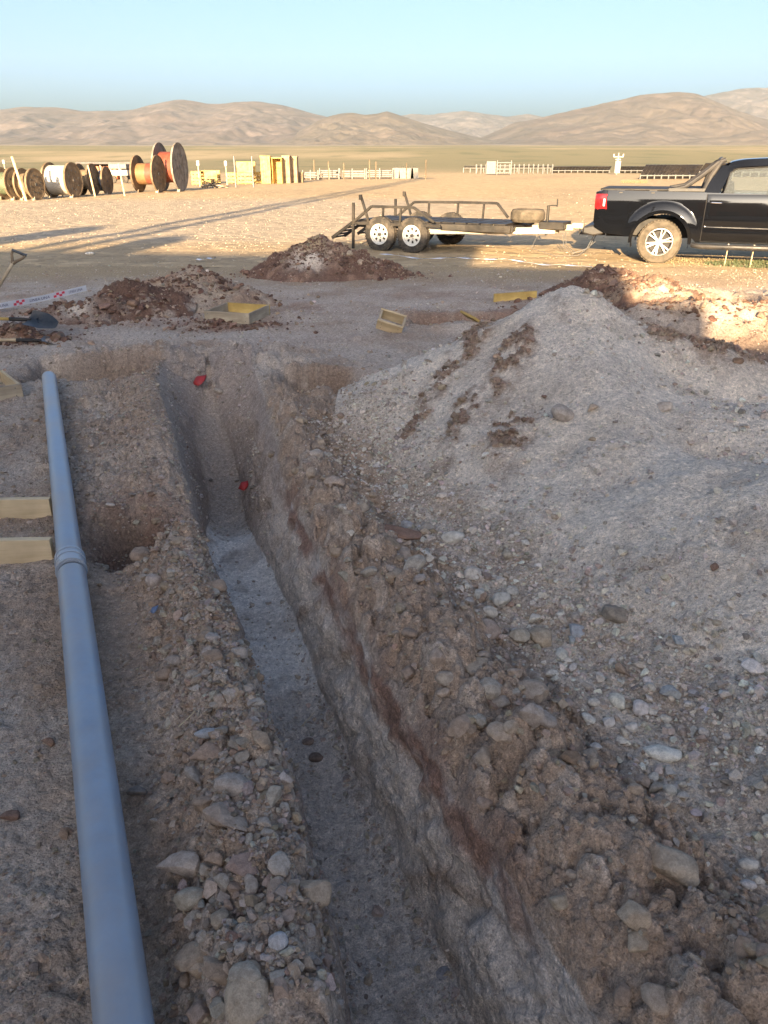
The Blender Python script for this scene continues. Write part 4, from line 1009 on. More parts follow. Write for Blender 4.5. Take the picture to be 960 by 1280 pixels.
# ------------------------------------------------------------------ shovels
def dgrip(e, top, d, side):
    m = MB(); s_ = Vector(side).normalized(); d = Vector(d).normalized(); top = Vector(top)
    a_ = top - d * .13
    m.path([a_, a_ + d * .04 + s_ * .02, a_ + d * .09 + s_ * .052, top + s_ * .058 - d * .005], [.017, .015, .012, .012], 8)
    m.path([a_, a_ + d * .04 - s_ * .02, a_ + d * .09 - s_ * .052, top - s_ * .058 - d * .005], [.017, .015, .012, .012], 8)
    m.build('grip', 'reel_wood', e)
    m = MB(); m.tube(top - s_ * .07, top + s_ * .07, .014, n=10); m.build('cross_grip', 'dark_steel', e)
def blade(e, p, d, nrm, mat='dark_steel', L=.30, w=.24):
    p = Vector(p); d = Vector(d).normalized(); nrm = Vector(nrm); nrm = (nrm - d * nrm.dot(d)).normalized(); sx = d.cross(nrm)
    vs = []; fs = []; nu, nv = 9, 8
    for layer in (0, .004):
        for j in range(nv):
            t = j / (nv - 1); ww = w / 2 * (1 - .55 * max(0, t - .55) ** 1.4 / .33)
            for i in range(nu):
                k = i / (nu - 1) * 2 - 1
                vs.append(p + d * (t * L) + sx * (k * ww) + nrm * (k * k * .03 * (1 - .5 * t) - .035 * t * t + layer))
    n_ = nu * nv
    for l in (0, n_):
        for j in range(nv - 1):
            for i in range(nu - 1): fs.append((l + j * nu + i, l + j * nu + i + 1, l + (j + 1) * nu + i + 1, l + (j + 1) * nu + i))
    bd = [i for i in range(nu)] + [j * nu + nu - 1 for j in range(1, nv)] + [(nv - 1) * nu + i for i in range(nu - 2, -1, -1)] + [j * nu for j in range(nv - 2, 0, -1)]
    for a_, b_ in zip(bd, bd[1:] + bd[:1]): fs.append((a_, b_, b_ + n_, a_ + n_))
    MB().add(vs, fs).build('blade', mat, e, 40)
gt = gy(24, 316, 8.06); gb = gy(2, 352, 7.9)
d = (gt - gb).normalized(); foot = gt - d * 1.0
e = empty('shovel', (0, 0, 0)); tag(e, 'shovel stuck upright in the dirt with a brown D-shaped grip', 'shovel')
m = MB(); m.path([foot, foot + d * .45, gt - d * .11], [.017, .018, .016], 10); m.build('shaft', 'ash', e)
dgrip(e, gt, d, (.85, .2, -.4)); m = MB(); m.tube(foot - d * .05, foot + d * .16, .016, .021, 10); m.build('socket', 'dark_steel', e)
blade(e, foot - d * .04, -d, (.3, -1, 0))
def lying(label, a_, b_, nrm, mat_sh):
    e = empty('shovel', (0, 0, 0)); tag(e, label, 'shovel')
    a_, b_ = Vector(a_), Vector(b_); d = (b_ - a_).normalized()
    m = MB(); m.path([a_ - d * .95, a_ - d * .4, a_], .017, 10); m.build('shaft', mat_sh, e)
    m = MB(); m.path([a_ - d * .005, a_ + d * .12, b_], [.021, .02, .014], 10); m.build('socket', 'black_plastic', e)
    blade(e, b_ - d * .03, d + Vector((0, 0, -.1)), nrm); dgrip(e, a_ - d * 1.05, -d, (0, .3, 1)); return e
la = gy(17, 420, 8.02); lb = gy(43, 422, 7.98)
la.z = lb.z = max(la.z, float(zat(la.x, la.y)) + .10); lb.z += .0
lying('shovel lying on the clods with a yellow shaft and black blade', la, lb, (-.9, -.25, .9), 'pine_yellow')
la = gy(22, 427, 7.86); lb = gy(52, 429, 7.84)
la.z = lb.z = max(la.z, float(zat(la.x, la.y)) + .05)
lying('pale shafted shovel lying beneath the yellow shafted one', la, lb, (-.4, .1, 1), 'ash')

# ------------------------------------------------------------------ barrier tape
tp = empty('barrier_tape', (0, 0, 0)); tag(tp, 'white plastic barrier tape printed with red blocks and blue letters', 'tape')
A = gy(-60, 396, 9.2); B = gy(0, 382.5, 9.5); Cq = gy(55, 372.5, 10.0); Dq = gy(108, 360, 10.5)
tpts = [A, B, Cq, Dq]
def tcurve(t):
    k = t * 3; i = min(2, int(k)); f_ = k - i; return tpts[i].lerp(tpts[i + 1], f_)
def strip(parent, name, mat, t0, t1, o0, o1, off, n=24):
    vs = []; fs = []
    for i in range(n + 1):
        t = t0 + (t1 - t0) * i / n; p = tcurve(t)
        for o_ in (o0, o1): vs.append((p.x + off * .45, p.y - off, p.z + o_))
    for i in range(n): fs.append((2 * i, 2 * i + 2, 2 * i + 3, 2 * i + 1))
    return MB().add(vs, fs).build(name, mat, parent)
film = strip(tp, 'film', 'tape_white', 0, 1, -.036, .036, 0)
def tape_t(u): return min(np.linspace(0, 1, 600), key=lambda t: abs(480 + FPX * tcurve(t).x / (tcurve(t).y * CP - (tcurve(t).z - CAMZ) * SP) - u))
for u0 in (17, 67):
    for k in range(4):
        ta, tb = tape_t(u0 + 3.5 * k), tape_t(u0 + 3.5 * k + 3.6)
        strip(film, 'red_block', 'tape_red', ta, tb, (-.027 if k % 2 == 0 else -.002), (.002 if k % 2 == 0 else .027), .003, 2)
def word(txt, u0, u1):
    cu = bpy.data.curves.new('tape_word', 'FONT'); cu.body = txt; cu.size = 1; cu.shear = .15
    tmp = bpy.data.objects.new('tape_word', cu); COL.objects.link(tmp)
    me = bpy.data.meshes.new_from_object(tmp.evaluated_get(bpy.context.evaluated_depsgraph_get())); bpy.data.objects.remove(tmp)
    xs = [v.co.x for v in me.vertices]; x0, x1 = min(xs), max(xs); ta, tb = tape_t(u0), tape_t(u1)
    for v in me.vertices:
        p = tcurve(ta + (tb - ta) * (v.co.x - x0) / (x1 - x0)); v.co = (p.x + .004 * .45, p.y - .004, p.z - .016 + v.co.y * .046)
    me.materials.append(MATS['tape_blue']); link(bpy.data.objects.new('lettering', me), film)
bpy.context.view_layer.update()
word('LINEA UNA', 37, 62); word('LINEA UNA', 86, 103); word('UNA', 0, 10)
def ribbon(label, pts, w, name='tape_end', mat='tape_white'):
    vs = []; fs = []
    for i, p in enumerate(pts):
        p = Vector(p); q = Vector(pts[min(i + 1, len(pts) - 1)]) - Vector(pts[max(i - 1, 0)]); n_ = Vector((-q.y, q.x, 0)).normalized()
        a_ = .5 * math.sin(i * 1.3); off = n_ * math.cos(a_) * w + Vector((0, 0, 1)) * math.sin(a_) * w
        vs += [p - off, p + off]
    for i in range(len(pts) - 1): fs.append((2 * i, 2 * i + 2, 2 * i + 3, 2 * i + 1))
    o = MB().add(vs, fs).build(name, mat); sd = o.modifiers.new('thickness', 'SOLIDIFY'); sd.thickness = .001
    return tag(o, label, 'tape')
pts = []
for i in range(40):
    t = i / 39; u = 475 + 265 * t; v = 321 + 15 * t + 2.0 * math.sin(t * 9); p = g(u, v); p.z = .05 + float(near_z(np.array(p.x), np.array(p.y))) + .012 * math.sin(t * 23) + .35 * 0; pts.append(p)
ribbon('thin white tape trailing across the dirt in front of the trailer', pts, .022)
pts = []
for i in range(10):
    t = i / 9; p = g(246 + 24 * t, 328 - 2.5 * t); p.z = .05; pts.append(p)
ribbon('short scrap of white tape beyond the left mounds', pts, .03)
def scrap(label, u, v, z, sz, mat):
    p, t = on_surface(u, v); pts = []
    for i in range(7): k = i / 6; pts.append((p.x + .3 * sz * math.sin(k * 3), p.y + sz * (k - .5), p.z + .02 + sz * .35 * math.sin(k * 3.14)))
    o = ribbon(label, pts, sz * .28, 'plastic_scrap', mat); o['category'] = 'plastic scrap'
scrap('red plastic scrap on the ramp at the far trench end', 247, 481, 0, .16, 'red_plastic')
scrap('red plastic scrap at the foot of the far trench wall', 303, 612, 0, .11, 'red_plastic')
scrap('blue plastic sliver in the left bank rubble', 192, 768, 0, .04, 'blue_plastic')
# straws
for u, v, w, lab in ((236, 905, 24, 'dry straw lying on the left trench bank'), (385, 905, 20, 'dry straw hanging over the trench lip')):
    p, t = on_surface(u, v); L_ = w / FPX * t
    m = MB(); m.path([(p.x - L_ * .4, p.y - L_ * .5, p.z + .012), (p.x, p.y, p.z + .022), (p.x + L_ * .4, p.y + L_ * .6, p.z + .03)], [.0015, .0018, .001], 5)
    tag(m.build('straw', 'dry_straw'), lab, 'straw')

# ------------------------------------------------------------------ pickup truck (local: x forward, y left, z up, origin under the rear axle)
def make_wheel(parent, loc, r, w, rim_r, tyre_mat, rim_fn, out):
    e = empty('wheel', loc); e.parent = parent
    m = MB(); h = w / 2
    m.lathe([(rim_r, -h * .8), (rim_r + .02, -h * .95), (r - .07, -h), (r - .025, -h * .9), (r, -h * .62), (r, h * .62), (r - .025, h * .9), (r - .07, h), (rim_r + .02, h * .95), (rim_r, h * .8), (rim_r - .01, 0), (rim_r, -h * .8)], 56)
    for i in range(40):
        t = 2 * math.pi * i / 40
        for sgn in (-1, 1):
            m.box((math.cos(t) * (r + .001), sgn * h * .45, math.sin(t) * (r + .001)), (.03, h * .5, .014), Matrix.Rotation(-t + math.pi / 2, 3, 'Y'))
    m.build('tyre', tyre_mat, e, 30)
    rim_fn(e, rim_r, h, out); return e
def alloy_rim(e, rr, h, out):
    m = MB(); s_ = out
    m.lathe([(rr, s_ * h * .8), (rr + .012, s_ * h * .86), (rr - .005, s_ * h * .9), (rr - .02, s_ * h * .7), (rr - .03, s_ * h * .2), (rr - .035, -s_ * h * .7)], 48)
    for i in range(6):
        for dd in (-.16, .16):
            t = 2 * math.pi * i / 6 + .26; ca, sa = math.cos(t + dd * .35), math.sin(t + dd * .35); cb, sb = math.cos(t + dd), math.sin(t + dd)
            m.beam((ca * .05, s_ * h * .62, sa * .05), (cb * (rr - .015), s_ * h * .72, sb * (rr - .015)), .026, .03, (0, 1, 0))
    m.lathe([(0, s_ * h * .78), (.035, s_ * h * .78), (.05, s_ * h * .7), (.075, s_ * h * .55), (.075, s_ * h * .3)], 24)
    m.build('rim', 'alloy', e, 30, .002)
    m = MB(); m.lathe([(0, s_ * h * .15), (rr - .04, s_ * h * .15), (rr - .04, s_ * h * .05), (0, s_ * h * .05)], 32); m.build('brake_disc', 'black_plastic', e)
def steel_rim(e, rr, h, out):
    m = MB(); s_ = out
    m.lathe([(rr, s_ * h * .85), (rr + .012, s_ * h * .93), (rr - .012, s_ * h * .93), (rr - .02, s_ * h * .55), (rr - .04, s_ * h * .48)], 40)
    # dished disc with eight oval holes: sectors between holes
    n = 8
    for i in range(n):
        t0 = 2 * math.pi * (i + .30) / n; t1 = 2 * math.pi * (i + .70 + .3) / n - .12
        vs = []; fs = []
        for k in range(5):
            t = t0 + (t1 - t0) * k / 4
            for r_, y_ in ((rr * .48, .5), (rr * .82, .5)):
                vs += [(r_ * math.cos(t), s_ * h * y_, r_ * math.sin(t)), (r_ * math.cos(t), s_ * h * (y_ - .12), r_ * math.sin(t))]
        for k in range(4): b_ = k * 4; fs += [(b_, b_ + 4, b_ + 6, b_ + 2), (b_ + 1, b_ + 3, b_ + 7, b_ + 5), (b_ + 0, b_ + 1, b_ + 5, b_ + 4), (b_ + 2, b_ + 6, b_ + 7, b_ + 3)]
        fs += [(0, 2, 3, 1), (16, 17, 19, 18)]
        m.add(vs, fs)
    m.lathe([(rr * .80, s_ * h * .52), (rr - .035, s_ * h * .5), (rr - .035, s_ * h * .38), (rr * .80, s_ * h * .38), (rr * .80, s_ * h * .52)], 40)
    m.lathe([(0, s_ * h * .5), (rr * .5, s_ * h * .53), (rr * .5, s_ * h * .38), (0, s_ * h * .38)], 32)
    m.build('rim', 'white_rim', e, 30)
    m = MB(); m.lathe([(0, s_ * h * .95), (.03, s_ * h * .95), (.036, s_ * h * .5)], 20); 
    for i in range(5):
        t = 2 * math.pi * i / 5; m.tube((.062 * math.cos(t), s_ * h * .5, .062 * math.sin(t)), (.062 * math.cos(t), s_ * h * .68, .062 * math.sin(t)), .009, n=6)
    m.build('hub', 'dark_steel', e)
    m = MB(); m.lathe([(0, s_ * h * .1), (rr - .02, s_ * h * .1)], 32); m.build('drum', 'black_plastic', e)

rw = g(823, 329.5); TR_YAW = R(-20.0)
truck = empty('pickup_truck', (rw.x + .24, rw.y + .78, float(far_z(np.array(rw.x), np.array(rw.y)))), TR_YAW)
truck.scale = (.97, .97, .955)
tag(truck, 'black double-cab pickup truck hitched to the flatbed trailer', 'pickup truck')
HW = .94; WB = 3.18; WR = .385; AR = .50; AZ = .40
def side_y(x, z):
    t = (z - .80) / .45
    y = HW - .035 * np.clip(t, 0, 3) ** 2 - .05 * np.clip(-t, 0, 3) ** 2
    y = y - .02 * np.exp(-((z - .68) / .05) ** 2) * ((x > .7) & (x < 2.95))
    for cx in (0, WB):
        d = np.sqrt((x - cx) ** 2 + (z - AZ) ** 2)
        y = y + .045 * np.clip(1 - np.abs(d - AR - .03) / .16, 0, 1) ** .7 * (z > .3)
    y = y - .16 * np.clip((x - 3.6) / .55, 0, 1) ** 2.2 - .03 * np.clip((-1.0 - x) / .2, 0, 1) ** 2
    return y
def top_z(x): return np.interp(x, [-1.2, -1.1, .64, .70, 3.0, 3.15, 3.9, 4.12, 4.2], [1.22, 1.275, 1.255, 1.25, 1.20, 1.19, 1.08, .98, .80])
def bot_z(x):
    b_ = np.interp(x, [-1.2, -1.0, -.55, .55, .62, 2.6, 2.7, 3.7, 4.2], [.62, .52, .48, .48, .40, .40, .46, .42, .45])
    for cx in (0, WB):
        d2 = AR ** 2 - (x - cx) ** 2; b_ = np.where(d2 > 0, np.maximum(b_, AZ + np.sqrt(np.maximum(d2, 0))), b_)
    return b_
xs = np.unique(np.concatenate([np.linspace(-1.2, 4.2, 200), np.linspace(-AR, AR, 60) * .9999, WB + np.linspace(-AR, AR, 60) * .9999]))
NZ = 20
def shell(sgn):
    tz = top_z(xs); bz = bot_z(xs); k = np.linspace(0, 1, NZ)
    Zs = bz[:, None] + (tz - bz)[:, None] * k[None, :]; Xs = np.repeat(xs[:, None], NZ, 1)
    Ys = side_y(Xs, Zs) * sgn
    return np.stack([Xs, Ys, Zs], -1)
m = MB(); S1, S2 = shell(-1), shell(1); n1 = len(xs)
for S_ in (S1, S2):
    m.add(S_.reshape(-1, 3).tolist(), [(i * NZ + j, (i + 1) * NZ + j, (i + 1) * NZ + j + 1, i * NZ + j + 1) for i in range(n1 - 1) for j in range(NZ - 1)])
# top skin with a slight crown, plus returns under the sills and the ends
tp_ = []
for i in range(n1):
    for k in range(9):
        f_ = k / 8; a_, b_ = S1[i, -1], S2[i, -1]; c_ = a_ * (1 - f_) + b_ * f_; c_[2] += (.045 if xs[i] > 2.9 else .012) * math.sin(math.pi * f_) ** .6; tp_.append(c_)
m.add(tp_, [(i * 9 + k, (i + 1) * 9 + k, (i + 1) * 9 + k + 1, i * 9 + k + 1) for i in range(n1 - 1) for k in range(8)])
for S_, sg in ((S1, 1), (S2, -1)):
    b0 = S_[:, 0]; b1 = b0.copy(); b1[:, 1] += sg * .12
    m.add(np.concatenate([b0, b1]).tolist(), [(i, i + 1, n1 + i + 1, n1 + i) for i in range(n1 - 1)])
for i in (0, n1 - 1):
    a_, b_ = S1[i], S2[i]; m.add(np.concatenate([a_, b_]).tolist(), [(j, j + 1, NZ + j + 1, NZ + j) for j in range(NZ - 1)])
body = m.build('body', 'black_paint', truck, 40)
# under-structure so the arches are dark and closed
m = MB(); m.box((1.5, 0, .62), (4.9, 1.1, .3)); m.box((1.5, 0, .48), (5.0, .8, .1)); m.tube((0, -.7, WR), (0, .7, WR), .05); m.tube((WB, -.7, WR), (WB, .7, WR), .05)
m.build('chassis', 'black_plastic', truck)
for cx in (0, WB):
    for sg in (-1, 1):
        m = MB(); vs = []; fs = []
        for k in range(25):
            t = math.pi * (-.08 + 1.16 * k / 24); 
            for y_ in (.50, HW - .03): vs.append((cx + (AR + .015) * math.cos(t), sg * y_, AZ + (AR + .015) * math.sin(t)))
        for k in range(24): fs.append((2 * k, 2 * k + 2, 2 * k + 3, 2 * k + 1))
        m.add(vs, fs); m.build('wheel_liner', 'black_plastic', truck)
        m = MB(); vs = []; fs = []
        for k in range(29):
            t = math.pi * (-.02 + 1.04 * k / 28)
            for r_, o_ in ((AR - .012, -.02), (AR - .012, .014), (AR + .045, .016), (AR + .05, .0)):
                x_ = cx + r_ * math.cos(t); z_ = AZ + r_ * math.sin(t); vs.append((x_, sg * (float(side_y(np.array(cx + (AR + .03) * math.cos(t)), np.array(AZ + (AR + .03) * math.sin(t)))) + o_), z_))
        for k in range(28):
            for j in range(3): fs.append((4 * k + j, 4 * k + 4 + j, 4 * k + 5 + j, 4 * k + 1 + j))
        m.add(vs, fs); m.build('arch_flare', 'black_paint', truck, 40)
for cx in (0, WB):
    for sg in (-1, 1): make_wheel(truck, (cx, sg * .80, WR), WR, .255, .235, 'dusty_tyre', alloy_rim, sg)
# greenhouse
def cab_section(x, k):
    """k 0 at the belt, 1 on the roof"""
    return None
RX = [.70, .95, 1.2, 1.7, 2.1, 2.4, 2.62, 3.0, 3.18]
RZ = [1.26, 1.72, 1.775, 1.80, 1.795, 1.76, 1.68, 1.38, 1.20]
m = MB(); vs = []; fs = []; nx_ = 60; xx = np.linspace(.70, 3.18, nx_); rz_ = np.interp(xx, RX, RZ); rz_ = np.convolve(np.pad(rz_, 2, 'edge'), np.ones(5) / 5, 'valid')
ROOF = lambda x: np.interp(x, xx, rz_)
def cab_y(x, z):
    f_ = np.clip((z - 1.2) / .58, 0, 1); return (HW - .035) - .22 * f_ ** 1.15
# roof panel, header and pillars (the glass sits in the gaps)
NR = 11
for i in range(nx_):
    zt = rz_[i]
    for k in range(NR):
        f_ = k / (NR - 1) * 2 - 1; yy_ = float(cab_y(xx[i], zt)) ; vs.append((xx[i], f_ * yy_, zt + .035 * (1 - f_ ** 4) * min(1, (zt - 1.2) / .4)))
rf0 = [i for i in range(nx_) if .98 <= xx[i] <= 2.48]
for i in rf0[:-1]:
    for k in range(NR - 1): fs.append((i * NR + k, (i + 1) * NR + k, (i + 1) * NR + k + 1, i * NR + k + 1))
m.add(vs, fs); rm = m.build('roof', 'black_paint', truck, 40); sd = rm.modifiers.new('thickness', 'SOLIDIFY'); sd.thickness = .03; sd.offset = -1
def pillar(pts, w, name='pillar', mat='black_paint'):
    for sg in (-1, 1):
        m = MB(); vs = []; fs = []
        for (xa, z_) in pts:
            for dx in (-w / 2, w / 2): 
                y_ = float(cab_y(xa, z_)); vs += [(xa + dx, sg * (y_ + .004), z_), (xa + dx, sg * (y_ - .05), z_)]
        for i in range(len(pts) - 1):
            b_ = 4 * i; fs += [(b_, b_ + 2, b_ + 6, b_ + 4), (b_ + 1, b_ + 5, b_ + 7, b_ + 3), (b_, b_ + 4, b_ + 5, b_ + 1), (b_ + 2, b_ + 3, b_ + 7, b_ + 6)]
        m.add(vs, fs); m.build(name, mat, truck, 40)
zt = lambda x: float(ROOF(x))
pillar([(.76, 1.22), (.86, 1.5), (.97, zt(.97))], .26)
pillar([(1.88, 1.20), (1.88, 1.5), (1.88, zt(1.88))], .13, 'pillar', 'black_plastic')
pillar([(3.10, 1.20), (2.85, 1.46), (2.60, zt(2.6)), (2.48, zt(2.48))], .09)
# header rail above side glass
for sg in (-1, 1):
    m = MB(); vs = []; fs = []
    xr = np.linspace(.98, 2.56, 24)
    for x_ in xr:
        z_ = zt(x_)
        for dz_, dy_ in ((.012, .0), (-.10, .006), (-.10, -.04), (0, -.04)): vs.append((x_, sg * (float(cab_y(x_, z_ + dz_)) + dy_), z_ + dz_))
    for i in range(23):
        for j in range(4): fs.append((4 * i + j, 4 * i + 4 + j, 4 * i + 4 + (j + 1) % 4, 4 * i + (j + 1) % 4))
    m.add(vs, fs); m.build('roof_rail', 'black_paint', truck, 40)
def quad_glass(parent, corners, name, thick=.006):
    m = MB(); m.add(corners, [tuple(range(len(corners)))]); o = m.build(name, 'car_glass', parent, 0); sd = o.modifiers.new('thickness', 'SOLIDIFY'); sd.thickness = thick; return o
# doors: own skins a little proud of the body
def door(x0, x1, sg, label=None):
    m = MB(); n_ = 26; z0, z1 = .43, 1.225; vs = []; fs = []; nz = 16
    for i in range(n_ + 1):
        for j in range(nz + 1):
            x_ = x0 + (x1 - x0) * i / n_; z_ = z0 + (min(z1, float(top_z(np.array(x_))) + .01) - z0) * j / nz
            if x0 < 1 and x_ < AR + .1 and z_ < .9: pass
            edge = (i in (0, n_)) or (j in (0, nz)); crease = .007 * math.exp(-((z_ - .70) / .018) ** 2)
            vs.append((x_, sg * (float(side_y(np.array(x_), np.array(z_))) + (.001 if edge else .0075) + crease), z_))
    for i in range(n_):
        for j in range(nz): a_ = i * (nz + 1) + j; fs.append((a_, a_ + nz + 1, a_ + nz + 2, a_ + 1))
    m.add(vs, fs); d_ = m.build('door', 'black_paint', truck, 50)
    m = MB()
    for e_ in ([(x0, z0), (x0, z1)], [(x1, z0), (x1, z1)]):
        ps = []
        for k in range(9): z_ = e_[0][1] + (e_[1][1] - e_[0][1]) * k / 8; ps.append((e_[0][0], sg * (float(side_y(np.array(e_[0][0]), np.array(z_))) + .001), z_))
        m.path(ps, .006, 6)
    m.build('shut_line', 'black_plastic', d_)
    xh = x0 + .17; yh = float(side_y(np.array(xh), np.array(1.08)))
    m = MB(); m.path([(xh - .10, sg * (yh + .01), 1.085), (xh - .08, sg * (yh + .04), 1.088), (xh + .08, sg * (yh + .04), 1.083), (xh + .10, sg * (yh + .01), 1.08)], .014, 8); m.build('handle', 'chrome', d_)
    m = MB(); m.beam((x0 + .03, sg * (float(side_y(np.array(x0), np.array(.67))) + .004), .675), (x1 - .03, sg * (float(side_y(np.array(x1), np.array(.67))) + .004), .665), .016, .012); m.build('side_trim', 'chrome', d_)
    return d_
def win(d_, pts, sg):
    quad_glass(d_, [(x_, sg * (float(cab_y(x_, z_)) - .012), z_) for x_, z_ in pts], 'window_glass')
    m = MB()
    ps = [(x_, sg * (float(cab_y(x_, z_)) - .002), z_) for x_, z_ in pts]; m.path(ps + [ps[0]], .011, 6); m.build('window_frame', 'black_plastic', d_)
for sg in (-1, 1):
    d1 = door(.70, 1.86, sg); win(d1, [(.96, 1.235), (1.81, 1.225), (1.81, zt(1.81) - .11), (1.12, zt(1.12) - .115), (1.02, 1.58)], sg)
    d2 = door(1.872, 2.96, sg); win(d2, [(1.95, 1.222), (3.0, 1.215), (2.62, zt(2.62) - .05), (2.45, zt(2.45) - .10), (1.95, zt(1.95) - .11)], sg)
    m = MB(); m.path([(2.98, sg * .93, 1.22), (2.96, sg * 1.02, 1.24)], .025, 8); m.box((2.95, sg * 1.08, 1.28), (.09, .16, .17)); m.build('mirror', 'black_paint', truck, 40, .02, 2)
    m = MB(); m.path([(-.05 + .62, sg * .90, .36), (.7, sg * .97, .34), (2.5, sg * .97, .34), (2.62, sg * .88, .36)], .045, 10); m.build('side_step', 'bumper_grey', truck)
    # tail lamp wrapping the corner
    m = MB(); vs = []; fs = []
    prof = [(-1.225, .70), (-1.235, .80), (-1.225, .875), (-1.18, .925), (-1.10, .935), (-1.02, .944)]
    for z_ in (.93, .97, 1.16, 1.205):
        for (x_, y_) in prof:
            sh = .012 if z_ in (.93, 1.205) else 0; vs.append((x_ + sh + (.02 if z_ < 1 and x_ > -1.1 else 0), sg * (y_ - sh), z_))
    for a_ in range(3):
        for k in range(5): fs.append((a_ * 6 + k, a_ * 6 + k + 1, a_ * 6 + 7 + k, a_ * 6 + 6 + k))
    m.add(vs, fs); tl_ = m.build('tail_light', 'tail_red', truck, 40)
    m = MB(); m.box((-1.055, sg * .938, 1.06), (.035, .02, .13)); m.build('lens', 'tail_clear', tl_, 40, .006)
    m = MB(); m.box((4.0, sg * .70, .90), (.22, .30, .13), (0, 0, -sg * .5)); m.build('headlight', 'tail_clear', truck, 40, .03, 2)
    # sail bar behind the cab: a slanted frame with an opening
    m = MB(); y_ = .80
    P = [(.02, 1.28), (.30, 1.33), (.55, 1.52), (.80, 1.74), (.92, 1.79)]
    m.path([(x_, sg * (y_ - .10 * (z_ - 1.28)), z_) for x_, z_ in P], [.04, .045, .045, .045, .04], 10)
    m.path([(.64, sg * y_, 1.27), (.70, sg * (y_ - .02), 1.5), (.84, sg * (y_ - .05), 1.76)], .05, 10)
    m.beam((.04, sg * y_, 1.29), (.66, sg * y_, 1.29), .10, .05)
    m.build('sail_bar', 'bumper_grey', truck)
m = MB(); m.path([(.86, -.75, 1.78), (.86, 0, 1.80), (.86, .75, 1.78)], .04, 10); m.build('roll_hoop', 'bumper_grey', truck)
quad_glass(truck, [(.78, -.74, 1.27), (.78, .74, 1.27), (.96, .66, 1.68), (.96, -.66, 1.68)], 'rear_window')
quad_glass(truck, [(3.14, -.80, 1.22), (3.14, .80, 1.22), (2.50, .66, 1.74), (2.50, -.66, 1.74)], 'windscreen')
m = MB(); m.box((-.28, 0, 1.285), (1.75, 1.62, .035)); m.build('bed_cover', 'black_plastic', truck, 40, .01, 2)
for xq in (-.78, -.22):
    m = MB(); m.box((xq, -.875, 1.262), (.14, .03, .04)); m.box((xq, -.90, 1.235), (.07, .02, .03)); m.build('cargo_hook', 'bumper_grey', truck, 40, .006)
m = MB(); m.box((-1.215, 0, .96), (.05, 1.38, .56)); m.box((-1.245, 0, 1.06), (.03, .28, .07)); m.build('tailgate', 'black_paint', truck, 40, .02, 2)
m = MB(); m.prism([(-1.40, .50), (-1.40, .62), (-1.20, .66), (-.98, .66), (-1.02, .50), (-1.2, .46)], -.90, .90); m.build('rear_bumper', 'bumper_grey', truck, 40, .03, 2)
m = MB(); m.prism([(3.75, .40), (4.28, .45), (4.30, .70), (4.18, .78), (3.9, .76), (3.7, .6)], -.86, .86); m.build('front_bumper', 'black_paint', truck, 40, .05, 2)
m = MB(); m.box((4.20, 0, .93), (.06, 1.0, .24)); m.build('grille', 'bumper_grey', truck, 40, .02)
m = MB(); m.beam((-1.05, 0, .44), (-1.55, 0, .44), .06, .06); m.tube((-1.55, 0, .44), (-1.55, 0, .56), .02); m.lathe([(0, .61), (.02, .605), (.026, .58), (.02, .56), (0, .555)], 14, 'z', (-1.55, 0, 0)); m.build('tow_hitch', 'steel_black', truck)
# cabin: seats and wheel so the glass is not empty
for x_, yy_ in ((2.0, -.38), (2.0, .38), (1.1, -.38), (1.1, .38)):
    m = MB(); m.box((x_, yy_, 1.12), (.16, .46, .62), (0, -.2, 0)); m.box((x_ - .08, yy_, 1.50), (.10, .26, .18)); m.build('seat', 'black_plastic', truck, 40, .04, 2)
m = MB(); m.box((2.8, 0, 1.12), (.35, 1.4, .2)); m.build('dashboard', 'black_plastic', truck, 40, .05, 2)

# ------------------------------------------------------------------ flatbed trailer
hitch = truck.matrix_basis @ Vector((-1.55, 0, 0)); w1 = g(480, 313.5); w2 = g(522, 316)
tz0 = float(far_z(np.array(1.0), np.array(16.6)))
ctr = (w1 + w2) / 2 + Vector((.36, .95, 0))
dirv = Vector((hitch.x - ctr.x, hitch.y - ctr.y, 0)); DL = dirv.length; yaw = math.atan2(dirv.y, dirv.x)
trailer = empty('flatbed_trailer', (ctr.x, ctr.y, 0.0), yaw); tag(trailer, 'black tandem-axle flatbed trailer with white steel wheels and pale drawbar', 'trailer')
trailer.location.z = tz0
TW = .95
for x_ in (-.36, .38):
    for sg in (-1, 1):
        make_wheel(trailer, (x_, sg * TW, .335), .335, .20, .19, 'tyre', steel_rim, sg)
    m = MB(); m.tube((x_, -.9, .335), (x_, .9, .335), .035); m.build('axle', 'steel_black', trailer)
